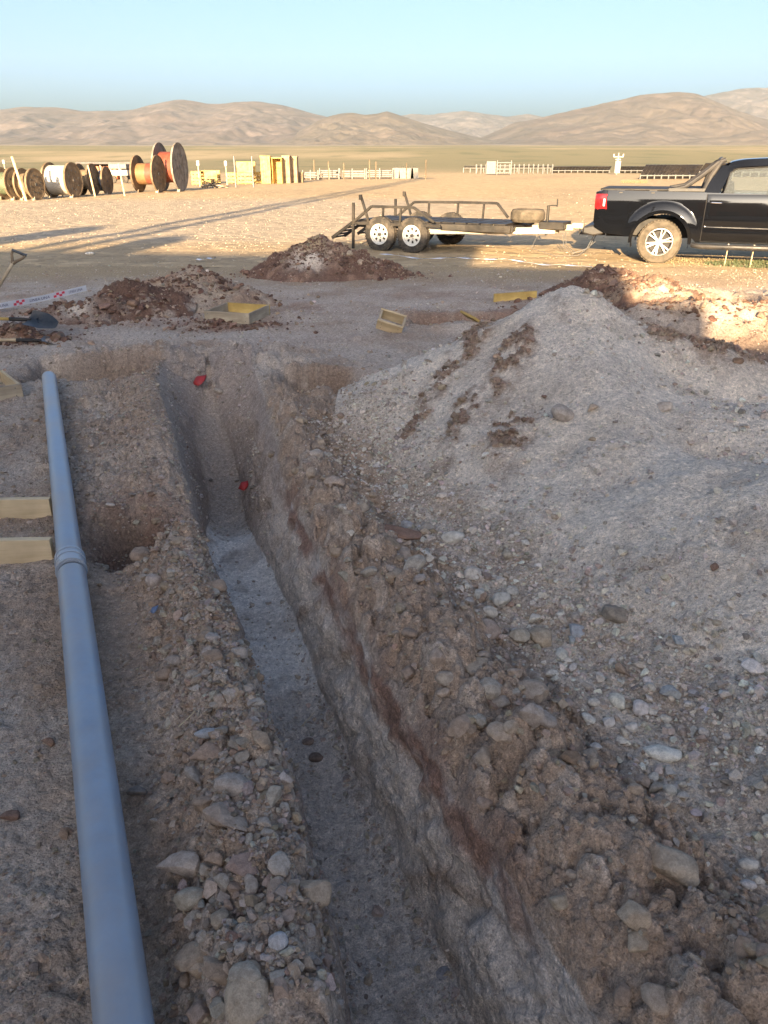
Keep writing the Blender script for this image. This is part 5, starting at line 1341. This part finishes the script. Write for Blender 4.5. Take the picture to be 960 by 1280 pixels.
for sg in (-1, 1):
    m = MB(); m.beam((-1.05, sg * .72, .50), (2.35, sg * .72, .50), .06, .13); m.build('side_beam', 'steel_black', trailer, 40, .006)
    m = MB()
    # side rail: one long trapezoid over the wheels and one ahead of them
    rail = [(-.98, .55), (-.55, .86), (.28, .86), (.40, .86), (.86, .60)] if sg < 0 else [(-.98, .55), (-.55, .86), (.55, .88), (1.42, .88), (1.68, .60)]
    for a_, b_ in zip(rail[:-1], rail[1:]): m.beam((a_[0], sg * 1.0, a_[1]), (b_[0], sg * 1.0, b_[1]), .045, .05)
    for x_ in ((-.30, .10) if sg < 0 else (-.2, .5, 1.1)): m.beam((x_, sg * 1.0, .52), (x_ + .02, sg * 1.0, .86), .04, .04)
    m.beam((-.98, sg * 1.0, .53), (1.0 if sg < 0 else 1.7, sg * 1.0, .53), .05, .06)
    m.build('side_rail', 'steel_black', trailer, 40, .004)
    m = MB(); m.beam((.92, sg * .79, .50), (2.35, sg * .60, .50), .05, .12)
    m.build('front_rail', 'steel_black', trailer, 40, .004)
    m = MB(); m.beam((-.62, sg * 1.0, .56), (-.80, sg * 1.0, 1.06), .045, .045); m.box((-.79, sg * 1.0 - .03, 1.03), (.06, .05, .10)); m.build('stanchion', 'steel_black', trailer, 40, .004)
    m = MB(); m.beam((-1.02, sg * .96, .02), (-1.00, sg * .96, .92), .05, .05); m.build('rear_prop', 'steel_black', trailer, 40, .004)
    # loading ramp hanging down behind
    m = MB(); 
    for y_ in (.30, .82): m.beam((-1.05, sg * y_, .56), (-1.62, sg * y_, .20), .05, .06)
    for k in range(6): f_ = k / 5; m.beam((-1.08 - .52 * f_, sg * .30, .545 - .335 * f_), (-1.08 - .52 * f_, sg * .82, .545 - .335 * f_), .05, .03)
    m.build('ramp', 'steel_black', trailer, 40, .004)
for k in range(12):
    m = MB(); m.box((-.92 + .275 * k, 0, .577), (.235, 1.36, .022)); m.build('deck_plate', 'steel_black', trailer, 0, .003)
for x_ in (-1.0, 0, 1.0, 2.3):
    m = MB(); m.beam((x_, -.69, .50), (x_, .69, .50), .06, .10); m.build('cross_member', 'steel_black', trailer)
m = MB(); m.beam((.55, -.87, .42), (DL - .45, -.12, .47), .07, .12); m.build('drawbar', 'cream_beam', trailer, 40, .008)
m = MB(); m.beam((.62, .80, .44), (DL - .45, .10, .47), .08, .12); m.build('drawbar', 'cream_beam', trailer, 40, .008)
m = MB(); m.beam((DL - .95, 0, .50), (DL - .12, 0, .53), .10, .11); m.box((DL - .04, 0, .565), (.22, .11, .10)); m.build('coupling', 'cream_beam', trailer, 40, .01)
m = MB(); m.tube((DL - .62, -.14, .38), (DL - .62, -.14, .92), .028); m.beam((DL - .62, -.14, .92), (DL - .45, -.14, .92), .02, .02); m.tube((DL - .45, -.14, .90), (DL - .45, -.14, 1.04), .012); m.build('jack_stand', 'steel_black', trailer)
for k, yy_ in enumerate((-.09, .09)):
    m = MB(); m.path([(DL - .30, yy_, .44), (DL - .25, yy_ - .05, .18), (DL - .05, yy_ - .08, .07), (DL + .2, yy_ - .03, .16), (DL + .32, yy_, .44)], .008, 6); m.build('safety_chain', 'galv', trailer)
m = MB(); m.path([(DL - .75, -.2, .42), (DL - .85, -.3, .14), (DL - .3, -.45, .03), (DL + .1, -.3, .05), (DL + .35, -.1, .30)], .006, 6); m.build('light_cable', 'galv', trailer)
sp = empty('wheel', (2.45, -.05, .72)); sp.parent = trailer; sp['label'] = 'spare wheel lying flat on the front of the deck'
m = MB(); m.lathe([(.19, -.10), (.24, -.125), (.30, -.115), (.335, -.06), (.335, .06), (.30, .115), (.24, .125), (.19, .10), (.18, 0), (.19, -.10)], 40, 'z'); m.build('tyre', 'dusty_tyre', sp, 30)
m = MB(); m.lathe([(0, .0), (.12, .0), (.15, .03), (.19, .05)], 32, 'z'); m.build('rim', 'steel_black', sp, 30)
m = MB(); m.box((3.0, 0, .56), (.5, .5, .14)); m.build('tool_box', 'steel_black', trailer, 40, .01)

# ------------------------------------------------------------------ cable drums
def drum(label, base_uv, dia, width, axis_ang, mats, cab_r=.66, holes=True):
    p = g(*base_uv); r = dia / 2
    e = empty('cable_drum', (p.x, p.y, float(far_z(np.array(p.x), np.array(p.y))) - .01), axis_ang); tag(e, label, 'cable drum', 'cable drums along the yard fence')
    fm, cms = mats
    for sg in (-1, 1):
        n = 48; nb = 9
        x0 = sg * width / 2
        # flange of upright boards cut to a disc
        for k in range(nb):
            a_ = -r + 2 * r * k / nb + .004; b_ = -r + 2 * r * (k + 1) / nb - .004
            ts = np.linspace(0, 1, 6); poly = []
            for t in ts: y_ = a_ + (b_ - a_) * t; poly.append((y_, r + math.sqrt(max(0, r * r - y_ * y_))))
            for t in ts[::-1]: y_ = a_ + (b_ - a_) * t; poly.append((y_, r - math.sqrt(max(0, r * r - y_ * y_))))
            poly2 = []
            for q in poly:
                if not poly2 or (abs(q[0] - poly2[-1][0]) + abs(q[1] - poly2[-1][1])) > 1e-4: poly2.append(q)
            m = MB(); m.prism(poly2, x0 - .04, x0 + .04, 'yz'); m.build('flange_board', fm, e, 30)
        m = MB(); vs = []; fs = []
        m.lathe([(r - .06, x0 + sg * .041), (r - .06, x0 + sg * .055), (r + .004, x0 + sg * .055), (r + .004, x0 - sg * .045), (r - .03, x0 - sg * .045)], n, 'x', (0, 0, r)); m.build('rim_band', fm, e, 30)
        m = MB(); m.lathe([(0, x0 + sg * .075), (r * .10, x0 + sg * .075), (r * .10, x0 + sg * .02)], 20, 'x', (0, 0, r))
        for k in range(8):
            t = 2 * math.pi * k / 8 + .2; q = (x0, r * .55 * math.cos(t), r + r * .55 * math.sin(t)); m.tube((x0, q[1], q[2]), (x0 + sg * .06, q[1], q[2]), r * .05, n=10)
        m.build('hub_plate', 'dark_steel', e)
    h = width / 2 - .05; k = len(cms)
    for i, cm in enumerate(cms):
        a_ = -h + 2 * h * i / k; b_ = -h + 2 * h * (i + 1) / k; m = MB(); prof = []; nt = max(4, int((b_ - a_) / .07))
        for j in range(nt * 4 + 1):
            f_ = j / (nt * 4); prof.append((r * cab_r + .018 * abs(math.sin(f_ * nt * math.pi)), a_ + (b_ - a_) * f_))
        m.lathe(prof, 40, 'x', (0, 0, r)); m.build('cable_winding', cm, e, 30)
    # chocks
    for sg in (-1, 1):
        m = MB(); m.prism([(-.62 * r * .6 - .12, 0), (-.62 * r * .6 + .02, 0), (-.62 * r * .6 - .02, .16)], sg * width / 2 - .08, sg * width / 2 + .08, 'yz'); m.build('chock', 'pine_grey', e)
    return e
AX = math.atan2(-.38, .92)
drum('brown wooden cable drum with green cable beside the leaning stake', (14, 250), 1.42, .75, -.30, ('reel_wood', ['cable_green']))
drum('brown wooden cable drum just right of the leaning stake', (40, 250), 1.38, .62, -.24, ('reel_wood', ['reel_wood']))
drum('wooden cable drum wound with thick white cable', (81, 247), 1.62, 1.2, -.19, ('reel_wood', ['cable_white']), .82)
drum('narrow brown cable drum standing right of the white-cable drum', (111, 244), 1.55, .7, -.11, ('reel_wood', ['reel_wood']), .6)
drum('small wooden drum wound with dark blue and white cable', (127, 243), 1.42, .8, -.10, ('reel_wood', ['cable_blue', 'cable_white', 'cable_blue']), .7)
drum('medium wooden drum with yellow and red cable beside the tallest drum', (188, 240.5), 1.98, 1.22, -.155, ('reel_wood', ['cable_yellow', 'cable_red']), .56)
drum('tallest grey wooden drum wound with red cable', (216, 239), 2.68, 1.15, -.115, ('reel_grey', ['cable_red']), .62)

# ------------------------------------------------------------------ stakes, posts and fence
def stake(name, label, u, vb, vt, r, mat, lean=0, cap=None, cat='stake', group=None):
    p = g(u, vb); z0 = float(far_z(np.array(p.x), np.array(p.y))); q = gy(u, vt, p.y); H = q.z - z0
    e = empty(name, (p.x, p.y, z0)); tag(e, label, cat, group)
    m = MB(); m.path([(0, 0, -.05), (lean * .5, 0, H * .5), (lean, 0, H)], [r, r * .95, r * .85], 7); m.build('shaft', mat, e, 50)
    m = MB()
    if cap: m.box((lean, 0, H + .1), (.22, .12, .36)); m.build('cap', cap, e, 40, .03, 2)
    else: m.lathe([(0, H + .03), (r * .5, H + .02), (r * .86, H)], 7, 'z', (lean, 0, 0)); m.build('tip', mat, e, 50)
    return e
GS = 'stakes along the drum yard'
stake('wooden_stake', 'thick leaning wooden stake between the two brown drums', 33, 251, 196, .065, 'pine', -.30, group=GS)
stake('wooden_stake', 'thin wooden stake in front of the white-cable drum', 79, 247, 208, .035, 'pine_grey', -.08, group=GS)
stake('wooden_stake', 'pale wooden stake in front of the narrow brown drum', 119, 245.5, 207, .045, 'pine', -.15, group=GS)
stake('wooden_stake', 'pale wooden stake standing left of the red and yellow drum', 156, 245, 205, .04, 'pine', -.12, group=GS)
stake('marker_post', 'marker post with a white cap behind the leftmost drum', 9, 226, 204, .05, 'pine_grey', 0, 'cabin_white', 'post', GS)
stake('marker_post', 'marker post with a white cap beside the pallets', 250, 233, 206, .05, 'pine_grey', 0, 'cabin_white', 'post', GS)
stake('marker_post', 'marker post with a white cap and wrapped bag near the crates', 284, 231, 206, .05, 'pine_grey', 0, 'cabin_white', 'post', GS)
stake('metal_post', 'grey metal post at the left side of the slatted crate', 295, 234, 195, .06, 'galv', 0, None, 'post', GS)
stake('metal_post', 'grey metal post at the right side of the slatted crate', 317, 234, 195, .06, 'galv', 0, None, 'post', GS)
for i, u in enumerate((393, 411, 430, 462, 470, 508, 560 - 28)):
    stake('wire_fence_post', 'slim fence post standing among the steel racks', u, 224.5, 200 + (i % 3) * 2, .05, 'reel_wood', 0, None, 'post', 'fence posts by the steel racks')

# ------------------------------------------------------------------ crates, pallets and racks
def slat_crate(name, label, u0, u1, vb, vt, depth, slats, mat='pine_yellow', solid_top=0.0, group=None, cat='crate'):
    p0 = g(u0, vb); p1 = g(u1, vb); H = gy(u0, vt, p0.y).z; W_ = (p1 - p0).length
    z0 = float(far_z(np.array(p0.x), np.array(p0.y))); H -= z0
    e = empty(name, ((p0.x + p1.x) / 2, (p0.y + p1.y) / 2, z0), math.atan2(p1.y - p0.y, p1.x - p0.x)); tag(e, label, cat, group)
    hs = H * (1 - solid_top)
    for k in range(slats):
        z_ = hs * (k + .5) / slats; th = hs / slats * .62
        for y_ in (0, depth): 
            m = MB(); m.box((0, y_ + (-.012 if y_ == 0 else .012), z_), (W_, .024, th)); m.build('slat', mat, e, 0)
    for x_ in (-W_ / 2 + .05, 0, W_ / 2 - .05):
        for y_ in (.05, depth - .05): m = MB(); m.box((x_, y_, H / 2), (.09, .09, H)); m.build('corner_post', mat, e, 0)
    if solid_top:
        for y_ in (0, depth): m = MB(); m.box((0, y_, hs + H * solid_top / 2), (W_, .02, H * solid_top * .97)); m.build('panel', mat, e, 0)
    m = MB(); m.box((0, depth / 2, hs * .98), (W_ * .97, depth * .94, .04)); m.build('deck', mat, e, 0)
    return e
GP = 'timber pallets and crates by the yard fence'
slat_crate('pallet_stack', 'low stack of yellow pallets right of the tallest drum', 240, 252, 231, 214, 1.2, 4, group=GP, cat='pallet')
slat_crate('pallet_stack', 'yellow pallet stack with a plain upper board beside the brush pile', 253, 272, 229, 213, 1.4, 3, 'pine_yellow', .5, GP, 'pallet')
slat_crate('pallet_stack', 'low yellow pallet row left of the slatted crate', 284, 296, 229, 216, 1.2, 3, group=GP, cat='pallet')
slat_crate('timber_crate', 'yellow slatted crate with a solid upper panel between two metal posts', 297, 317, 230, 202, 1.5, 3, 'pine_yellow', .48, GP)
slat_crate('pallet_stack', 'leaning yellow pallet stack right of the metal posts', 319, 329, 229, 215, 1.1, 3, group=GP, cat='pallet')
def tall_crate(label, u0, u1, vb, vt, dep, mat, openf=False):
    p0 = g(u0, vb); p1 = g(u1, vb); z0 = float(far_z(np.array(p0.x), np.array(p0.y))); H = gy(u0, vt, p0.y).z - z0; W_ = (p1 - p0).length
    e = empty('tall_crate', ((p0.x + p1.x) / 2, p0.y, z0)); tag(e, label, 'crate', 'tall plywood crates')
    if openf:
        m = MB(); m.box((0, dep, H / 2), (W_, .04, H)); m.build('back_panel', mat, e, 0)
    else:
        nb = 4
        for k in range(nb): m = MB(); m.box((-W_ / 2 + W_ * (k + .5) / nb, 0, H / 2), (W_ / nb - .012, .04, H)); m.build('front_board', mat, e, 0)
    for sg in (-1, 1): m = MB(); m.box((sg * (W_ / 2 - .02), dep / 2, H / 2), (.04, dep - .06, H - .02)); m.build('side_panel', mat, e, 0)
    m = MB(); m.box((0, dep / 2, H + .035), (W_ + .08, dep + .08, .06)); m.build('lid', mat, e, 0)
    for z_ in (.08, H - .1): m = MB(); m.box((0, -.035 if not openf else dep - .04, z_), (W_ * .98, .03, .12)); m.build('batten', mat, e, 0)
    return e
tall_crate('tall yellow crate with a closed board front', 327, 339, 229.5, 196, 1.0, 'pine_yellow')
tall_crate('open-fronted tall crate with a dark inside between two closed crates', 341, 353, 229.5, 198, 1.2, 'pine_yellow', True)
tall_crate('tall tan plywood crate right of the open-fronted one', 354, 363, 229, 195.5, 1.1, 'ply')
tall_crate('narrow brown plywood crate at the right end of the crate row', 364.5, 372, 228.5, 196.5, 1.3, 'ply')
tall_crate('short dark crate at the foot of the narrow brown crate', 373.5, 379, 228, 216, .8, 'reel_wood')
# brush pile
p = g(266, 235); z0 = float(far_z(np.array(p.x), np.array(p.y))); e = empty('firewood_pile', (p.x, p.y, z0)); tag(e, 'low pile of broken reddish timber offcuts by the pallets', 'timber pile')
for k in range(46):
    a_ = random.uniform(0, 3.14); L_ = random.uniform(.25, .7); c_ = Vector((random.gauss(0, .38), random.gauss(0, .3), 0)); c_.z = max(.05, .62 - c_.length * .9) * random.random() + .05
    d_ = Vector((math.cos(a_), math.sin(a_), random.uniform(-.25, .25))) * L_ / 2; m = MB(); m.beam(c_ - d_, c_ + d_, .07, .05); m.build('offcut', random.choice(['reel_wood', 'pine_grey', 'ply']), e, 0)
# dark-roofed shelter with orange boxes
p0 = g(100, 225); p1 = g(168, 225)
e = empty('open_shelter', ((p0.x + p1.x) / 2, p0.y, float(far_z(np.array(p0.x), np.array(p0.y))))); tag(e, 'long low open shelter with a flat dark roof behind the drums', 'shelter')
Ws = (p1 - p0).length; Hs = gy(100, 204, p0.y).z
m = MB(); m.box((0, 1.5, Hs), (Ws, 4, .18)); m.build('roof', 'roof_dark', e, 0)
for k in range(6): m = MB(); m.box((-Ws / 2 + .2 + (Ws - .4) * k / 5, 0, Hs / 2 - .05), (.12, .12, Hs - .09)); m.build('post', 'galv', e, 0)
m = MB(); m.box((0, 3.4, Hs / 2 - .05), (Ws, .1, Hs - .12)); m.build('back_wall', 'roof_dark', e, 0)
for i, (u0, u1, mt, lab) in enumerate(((121, 131, 'cabin_orange', 'orange steel box standing left under the dark-roofed shelter'), (132, 142, 'cabin_orange', 'middle orange steel box under the dark-roofed shelter'), (143, 152, 'cabin_orange', 'orange steel box standing right under the dark-roofed shelter'))):
    q0 = g(u0, 224.5); q1 = g(u1, 224.5); w_ = (q1 - q0).length; b = empty('steel_box', ((q0.x + q1.x) / 2, p0.y + 1.2, e.location.z)); tag(b, lab, 'steel box', 'orange boxes under the shelter')
    m = MB(); m.box((0, 0, Hs * .42), (w_, 1.6, Hs * .78)); m.build('shell', mt, b, 0, .03)
    for k in range(4): m = MB(); m.box((-w_ / 2 + w_ * (k + .5) / 4, -.815, Hs * .42), (.06, .03, Hs * .7)); m.build('rib', mt, b, 0)
q0 = g(141, 229); q1 = g(165, 229); w_ = (q1 - q0).length; b = empty('site_trailer', ((q0.x + q1.x) / 2, q0.y, float(far_z(np.array(q0.x), np.array(q0.y))))); tag(b, 'low white flat trailer parked between the drums', 'trailer')
m = MB(); m.box((0, 0, .78), (w_, 1.8, .42)); m.build('bed', 'cabin_white', b, 0, .03)
m = MB(); m.box((0, 0, 1.25), (w_ * .9, 1.6, .35)); m.build('load', 'concrete', b, 0, .03)
for x_ in (-.3, .3):
    m = MB(); m.lathe([(0, -.1), (.3, -.1), (.3, .1), (0, .1)], 20, 'y', (x_ * w_, -.8, .3)); m.build('wheel', 'tyre', b)
# steel racks: bundles of galvanised sections
def rack(label, u0, u1, vb, vt, rows, mat='section_steel'):
    p0 = g(u0, vb); p1 = g(u1, vb); z0 = float(far_z(np.array(p0.x), np.array(p0.y))); H = gy(u0, vt, p0.y).z - z0; W_ = (p1 - p0).length
    e = empty('steel_bundle_rack', ((p0.x + p1.x) / 2, p0.y, z0)); tag(e, label, 'steel rack', 'racks of steel sections')
    for k in range(rows):
        for j in range(3): m = MB(); m.box((random.uniform(-.2, .2), j * .5, .15 + (H - .2) * (k + .5) / rows), (W_ - .4, .4, (H - .2) / rows * .62)); m.build('section_bundle', mat, e, 0)
    n_ = max(2, int(W_ / 2.5))
    for k in range(n_ + 1): m = MB(); m.box((-W_ / 2 + W_ * k / n_, -.25, H / 2 + .05), (.09, .07, H + .1)); m.build('upright', 'section_steel', e, 0)
    for k in range(n_ + 1): m = MB(); m.box((-W_ / 2 + W_ * k / n_, .5, .07), (.12, 1.5, .14)); m.build('bearer', 'pine_grey', e, 0)
plain('section_steel', (.085, .085, .085), .5, .3, .2, 3.)
rack('short rack of pale steel sections next to the dark crate', 379, 398, 224.5, 214, 4)
rack('middle rack of steel sections with a tall upright', 400, 424, 224, 211.5, 4)
rack('long rack of steel sections in front of the scrub plain', 425, 456, 223.5, 212, 3)
rack('rightmost rack of steel sections at the end of the tyre track', 458, 491, 223.5, 211.5, 4)
for i, u in enumerate((495, 503, 512, 518)):
    p = g(u, 223.3); b = empty('concrete_block', (p.x, p.y, float(far_z(np.array(p.x), np.array(p.y))))); tag(b, 'grey concrete footing block in the row beside the racks', 'concrete block', 'footing blocks')
    m = MB(); m.prism([(-.42, 0), (.42, 0), (.34, 1.0), (-.34, 1.0)], -.35, .35); m.build('block', 'concrete', b, 0, .02)
    m = MB(); m.path([(-.12, 0, .97), (-.12, 0, 1.15), (.12, 0, 1.15), (.12, 0, .97)], .02, 6); m.build('lifting_loop', 'dark_steel', b)
# ------------------------------------------------------------------ solar rows
def solar(label, u0, u1, vb, vt, tilt, n, flip=1, dep=2.2):
    p0 = g(u0, vb); p1 = g(u1, vb); z0 = float(far_z(np.array(p0.x), np.array(p0.y))); H = gy(u0, vt, p0.y).z - z0; W_ = (p1 - p0).length
    e = empty('solar_row', ((p0.x + p1.x) / 2, p0.y, z0), math.atan2(p1.y - p0.y, p1.x - p0.x)); tag(e, label, 'solar panel row', 'solar panel rows')
    pw = W_ / n; zc = H - math.sin(tilt) * dep / 2
    for k in range(n):
        x_ = -W_ / 2 + pw * (k + .5); m = MB(); m.box((x_, dep / 2, zc), (pw - .03, dep, .045), (flip * tilt, 0, 0)); m.build('panel', 'panel_glass', e, 0)
    for k in range(0, n + 1, 2):
        x_ = -W_ / 2 + pw * k; m = MB(); m.box((x_, dep / 2, zc / 2), (.12, .12, zc)); m.build('post', 'galv', e, 0)
    m = MB(); m.beam((-W_ / 2, dep / 2, zc - .08), (W_ / 2, dep / 2, zc - .08), .1, .1); m.build('torque_tube', 'galv', e, 0)
solar('far solar panel row left of the mast, its front edge tipped up', 580, 690, 215.5, 207.5, R(12), 26, -1)
solar('solar panel row with dark undersides left of the weather mast', 692, 764, 216, 208, R(28), 18, -1)
solar('solar panel row right of the weather mast', 776, 818, 216, 208, R(28), 11, -1)
solar('nearer dark solar panel row behind the truck bed', 806, 878, 224.5, 206, R(34), 16, -1, 3.2)
solar('solar panel row seen beyond the truck cab', 880, 1010, 222, 204, R(30), 24, -1, 3.2)
# line of bare steel piles in front of the far row
for i, u in enumerate(list(np.linspace(595, 690, 17))):
    p = g(u, 217); b = MB(); b.box((0, 0, .62), (.14, .10, 1.24)); b.box((0, -.052, 1.1), (.2, .012, .2)); o = b.build('steel_pile', 'section_steel', None, 0); o.location = (p.x, p.y, float(far_z(np.array(p.x), np.array(p.y)))); tag(o, 'bare pale steel pile driven in a line before the far solar row', 'steel pile', 'bare steel piles')
# equipment cabinet and frame left of the piles
p = g(613, 218.5); b = empty('equipment_cabinet', (p.x, p.y, float(far_z(np.array(p.x), np.array(p.y))))); tag(b, 'grey equipment cabinet beside the white frame stack', 'cabinet')
m = MB(); m.box((0, 0, .85), (1.2, .8, 1.5)); m.build('shell', 'concrete', b, 0, .03); m = MB(); m.box((0, -.41, .85), (.55, .02, 1.2)); m.build('door', 'galv', b, 0)
p = g(629, 218.5); b = empty('frame_stack', (p.x, p.y, float(far_z(np.array(p.x), np.array(p.y))))); tag(b, 'stack of white steel frames beside the grey cabinet', 'frame stack')
for k in range(4): m = MB(); m.box((0, 0, .25 + .4 * k), (2.0, .9, .12)); m.build('frame', 'section_steel', b, 0)
for x_ in (-.9, .9): m = MB(); m.box((x_, -.46, .85), (.1, .08, 1.7)); m.build('upright', 'galv', b, 0)
# weather mast
p = g(770.5, 218); b = empty('weather_mast', (p.x, p.y, float(far_z(np.array(p.x), np.array(p.y))))); tag(b, 'pale weather mast with two cross arms before the solar rows', 'mast')
H = gy(770, 191, p.y).z
m = MB(); m.tube((0, 0, 0), (0, 0, H), .09, .06); m.build('pole', 'cabin_white', b); m = MB(); m.box((0, -.1, .9), (.7, .4, 1.5)); m.build('cabinet', 'cabin_white', b, 0, .03)
for z_, w_ in ((H * .82, 1.3), (H * .70, .7)): m = MB(); m.box((0, 0, z_), (w_, .12, .12)); m.build('cross_arm', 'cabin_white', b, 0)
for x_ in (-.62, .62): m = MB(); m.tube((x_, 0, H * .82), (x_, 0, H * .95), .09); m.build('sensor', 'cabin_white', b)
# survey stakes and weeds near the truck
for u, v, lab in ((905, 333, 'thin survey stake with a white tip right of the rear wheel'), (937, 334, 'second thin survey stake by the front of the cab')):
    p = g(u, v); e = empty('survey_stake', (p.x, p.y, 0)); tag(e, lab, 'stake', 'survey stakes'); m = MB(); m.beam((0, 0, -.03), (.01, 0, .34), .02, .012); m.build('shaft', 'pine', e, 0); m = MB(); m.box((.01, 0, .365), (.024, .016, .06)); m.build('tip', 'cabin_white', e, 0)
def weed(label, u, v, R_, n_, h, mat):
    p = g(u, v); vs = []; fs = []; z0 = float(far_z(np.array(p.x), np.array(p.y)))
    for k in range(n_):
        a_ = random.uniform(0, 6.28); r_ = R_ * math.sqrt(random.random()); b0 = Vector((p.x + r_ * math.cos(a_), p.y + r_ * .6 * math.sin(a_), z0)); hh = h * random.uniform(.4, 1); l_ = Vector((random.gauss(0, .3), random.gauss(0, .3), 1)) * hh; w_ = Vector((.008, random.uniform(-.006, .006), 0)); i = len(vs)
        vs += [b0 - w_, b0 + w_, b0 + l_ * .6 + w_ * .7, b0 + l_ + Vector((0, 0, -.02)), b0 + l_ * .6 - w_ * .7]; fs.append((i, i + 1, i + 2, i + 3, i + 4))
    o = MB().add(vs, fs).build('weeds', mat, None, 0); return tag(o, label, 'weeds', kind='stuff')
weed('short green weeds growing below the truck door', 945, 331, .9, 900, .07, 'green_weed')
weed('dry weeds along the track beneath the truck', 890, 328, 1.0, 300, .05, 'weed_dry')
weed('dry tuft on the yard behind the truck bed', 793, 229, 1.2, 300, .35, 'weed_dry')

# ------------------------------------------------------------------ unseen cabins, tanks, pole and mast, added and sized to throw the long shade
CA, SA = math.cos(SUN_AZ), math.sin(SUN_AZ); TE = math.tan(SUN_EL)
def pq(p, q): return (p * CA + q * SA, -p * SA + q * CA)
Q0 = -9.0
def Hq(q): return (q - Q0) * TE
def cabin(label, p0, p1, q_edge, dep, mat, back=0., name='shade_cabin'):  # added shade caster, its height set by where the shadow should end
    H = Hq(q_edge) + back * TE; c = pq((p0 + p1) / 2, Q0 - back - dep / 2); e = empty(name, (c[0], c[1], 0), -SUN_AZ); tag(e, label, 'shade-casting cabin'); W_ = p1 - p0
    m = MB(); m.box((0, 0, H / 2), (W_, dep, H)); m.build('shell', mat, e, 0, .03)
    m = MB(); m.box((0, 0, H - .06), (W_ + .06, dep + .06, .10)); m.build('eave', 'roof_dark', e, 0)
    n_ = max(1, int(W_ / 2.4))
    for k in range(n_):
        x_ = -W_ / 2 + W_ * (k + .5) / n_
        if k == n_ // 2: m = MB(); m.box((x_, dep / 2 + .015, 1.0), (.9, .04, 2.0)); d_ = m.build('door', 'galv', e, 0); m = MB(); m.box((x_ + .35, dep / 2 + .05, 1.0), (.05, .05, .14)); m.build('handle', 'dark_steel', d_, 0)
        else: m = MB(); m.box((x_, dep / 2 + .015, 1.55), (1.1, .05, .9)); w_ = m.build('window', 'roof_dark', e, 0); m = MB(); m.box((x_, dep / 2 + .042, 1.55), (1.0, .01, .8)); m.build('pane', 'panel_glass', w_, 0)
    return e
cabin('unseen long white cabin added behind the near trench end to cast shade', -26, -4.2, 15.4, 2.5, 'cabin_white')
cabin('unseen tall cream cabin added next to the long white one to cast shade', -4.6, -.7, 18.0, 2.6, 'cream_beam', 3.0)
cabin('unseen small orange cabin added beside the tall cream one to cast shade', -1.2, 1.45, 14.3, 2.4, 'cabin_orange')
cabin('unseen low white cabin added at the end of the row to cast shade', 1.0, 2.1, 10.4, 2.4, 'cabin_white', 3.0)
cabin('unseen low dark cabin added beyond the pole to cast shade', 1.9, 16, 8.2, 2.4, 'roof_dark')
def tank(label, p, q_edge, w, base_edge):  # invented tanks that push the cabin's shadow edge out into streaks
    H = Hq(q_edge); b0 = Hq(base_edge); c = pq(p, Q0 - 1.0); e = empty('shade_tank', (c[0], c[1], b0)); tag(e, label, 'shade-casting tank', 'added shade tanks')
    m = MB(); m.lathe([(0, 0), (w / 2, 0), (w / 2, (H - b0) * .85), (w * .3, H - b0), (0, H - b0)], 24, 'z'); m.build('shell', 'black_plastic', e); m = MB(); m.tube((0, 0, H - b0 - .01), (0, 0, H - b0 + .06), w * .14); m.build('lid', 'black_plastic', e)
tank('unseen wide black tank added on the far end of the long roof to cast shade', -11.7, 22.5, 1.2, 15.4)
tank('unseen black tank added in the middle of the long roof to cast shade', -8.1, 19.8, 1.1, 15.4)
c = pq(3.3, Q0 + .6); e = empty('shade_pole', (c[0], c[1], 0)); tag(e, 'unseen thick pole added before the low dark cabin to cast a shadow band', 'pole'); m = MB(); m.tube((0, 0, 0), (0, 0, 4.2), .22, .2); m.build('shaft', 'pine_grey', e); m = MB(); m.box((0, 0, 3.9), (.9, .12, .12)); m.build('cross_arm', 'pine_grey', e, 0)  # added out of view to cast the narrow shadow band at right
c = pq(-9.6, Q0 - 6); e = empty('shade_mast', (c[0], c[1], 0)); tag(e, 'unseen tall lattice mast added behind the cabins to cast a shadow streak', 'mast')  # invented mast, sized so its shadow draws the long yard streak
Hm = (86 + 15) * TE
for dx, dy in ((-.45, -.45), (.45, -.45), (-.45, .45), (.45, .45)): m = MB(); m.beam((dx, dy, 0), (dx * .8, dy * .8, Hm), .16, .16); m.build('leg', 'galv', e, 0)
for k in range(18):
    z_ = Hm * (k + .5) / 18
    m = MB(); m.beam((-.45, -.45, z_ - .4), (.45, -.45, z_ + .4), .07, .07); m.beam((.45, .45, z_ - .4), (-.45, .45, z_ + .4), .07, .07); m.beam((-.45, .45, z_), (-.45, -.45, z_), .07, .07); m.build('brace', 'galv', e, 0)
m = MB(); m.box((0, 0, Hm), (2.0, .5, .6)); m.build('mast_head', 'galv', e, 0)

# ------------------------------------------------------------------ air
hb = MB(); hb.box((0, (-330 + 10200) / 2, (1100 - 8) / 2), (26000, 10200 + 330, 1108))
hz, nt, b = new_mat('haze'); nt.nodes.remove(b)
pv = nt.nodes.new('ShaderNodeVolumePrincipled'); pv.inputs['Color'].default_value = (.64, .86, 1.0, 1); pv.inputs['Density'].default_value = 2.5e-5; pv.inputs['Anisotropy'].default_value = .0
nt.links.new(pv.outputs[0], nt.nodes['Material Output'].inputs['Volume'])
ho = hb.build('haze', hz, None, 0); tag(ho, kind='stuff'); ho['label'] = 'thin pale desert haze'; ho['category'] = 'haze'
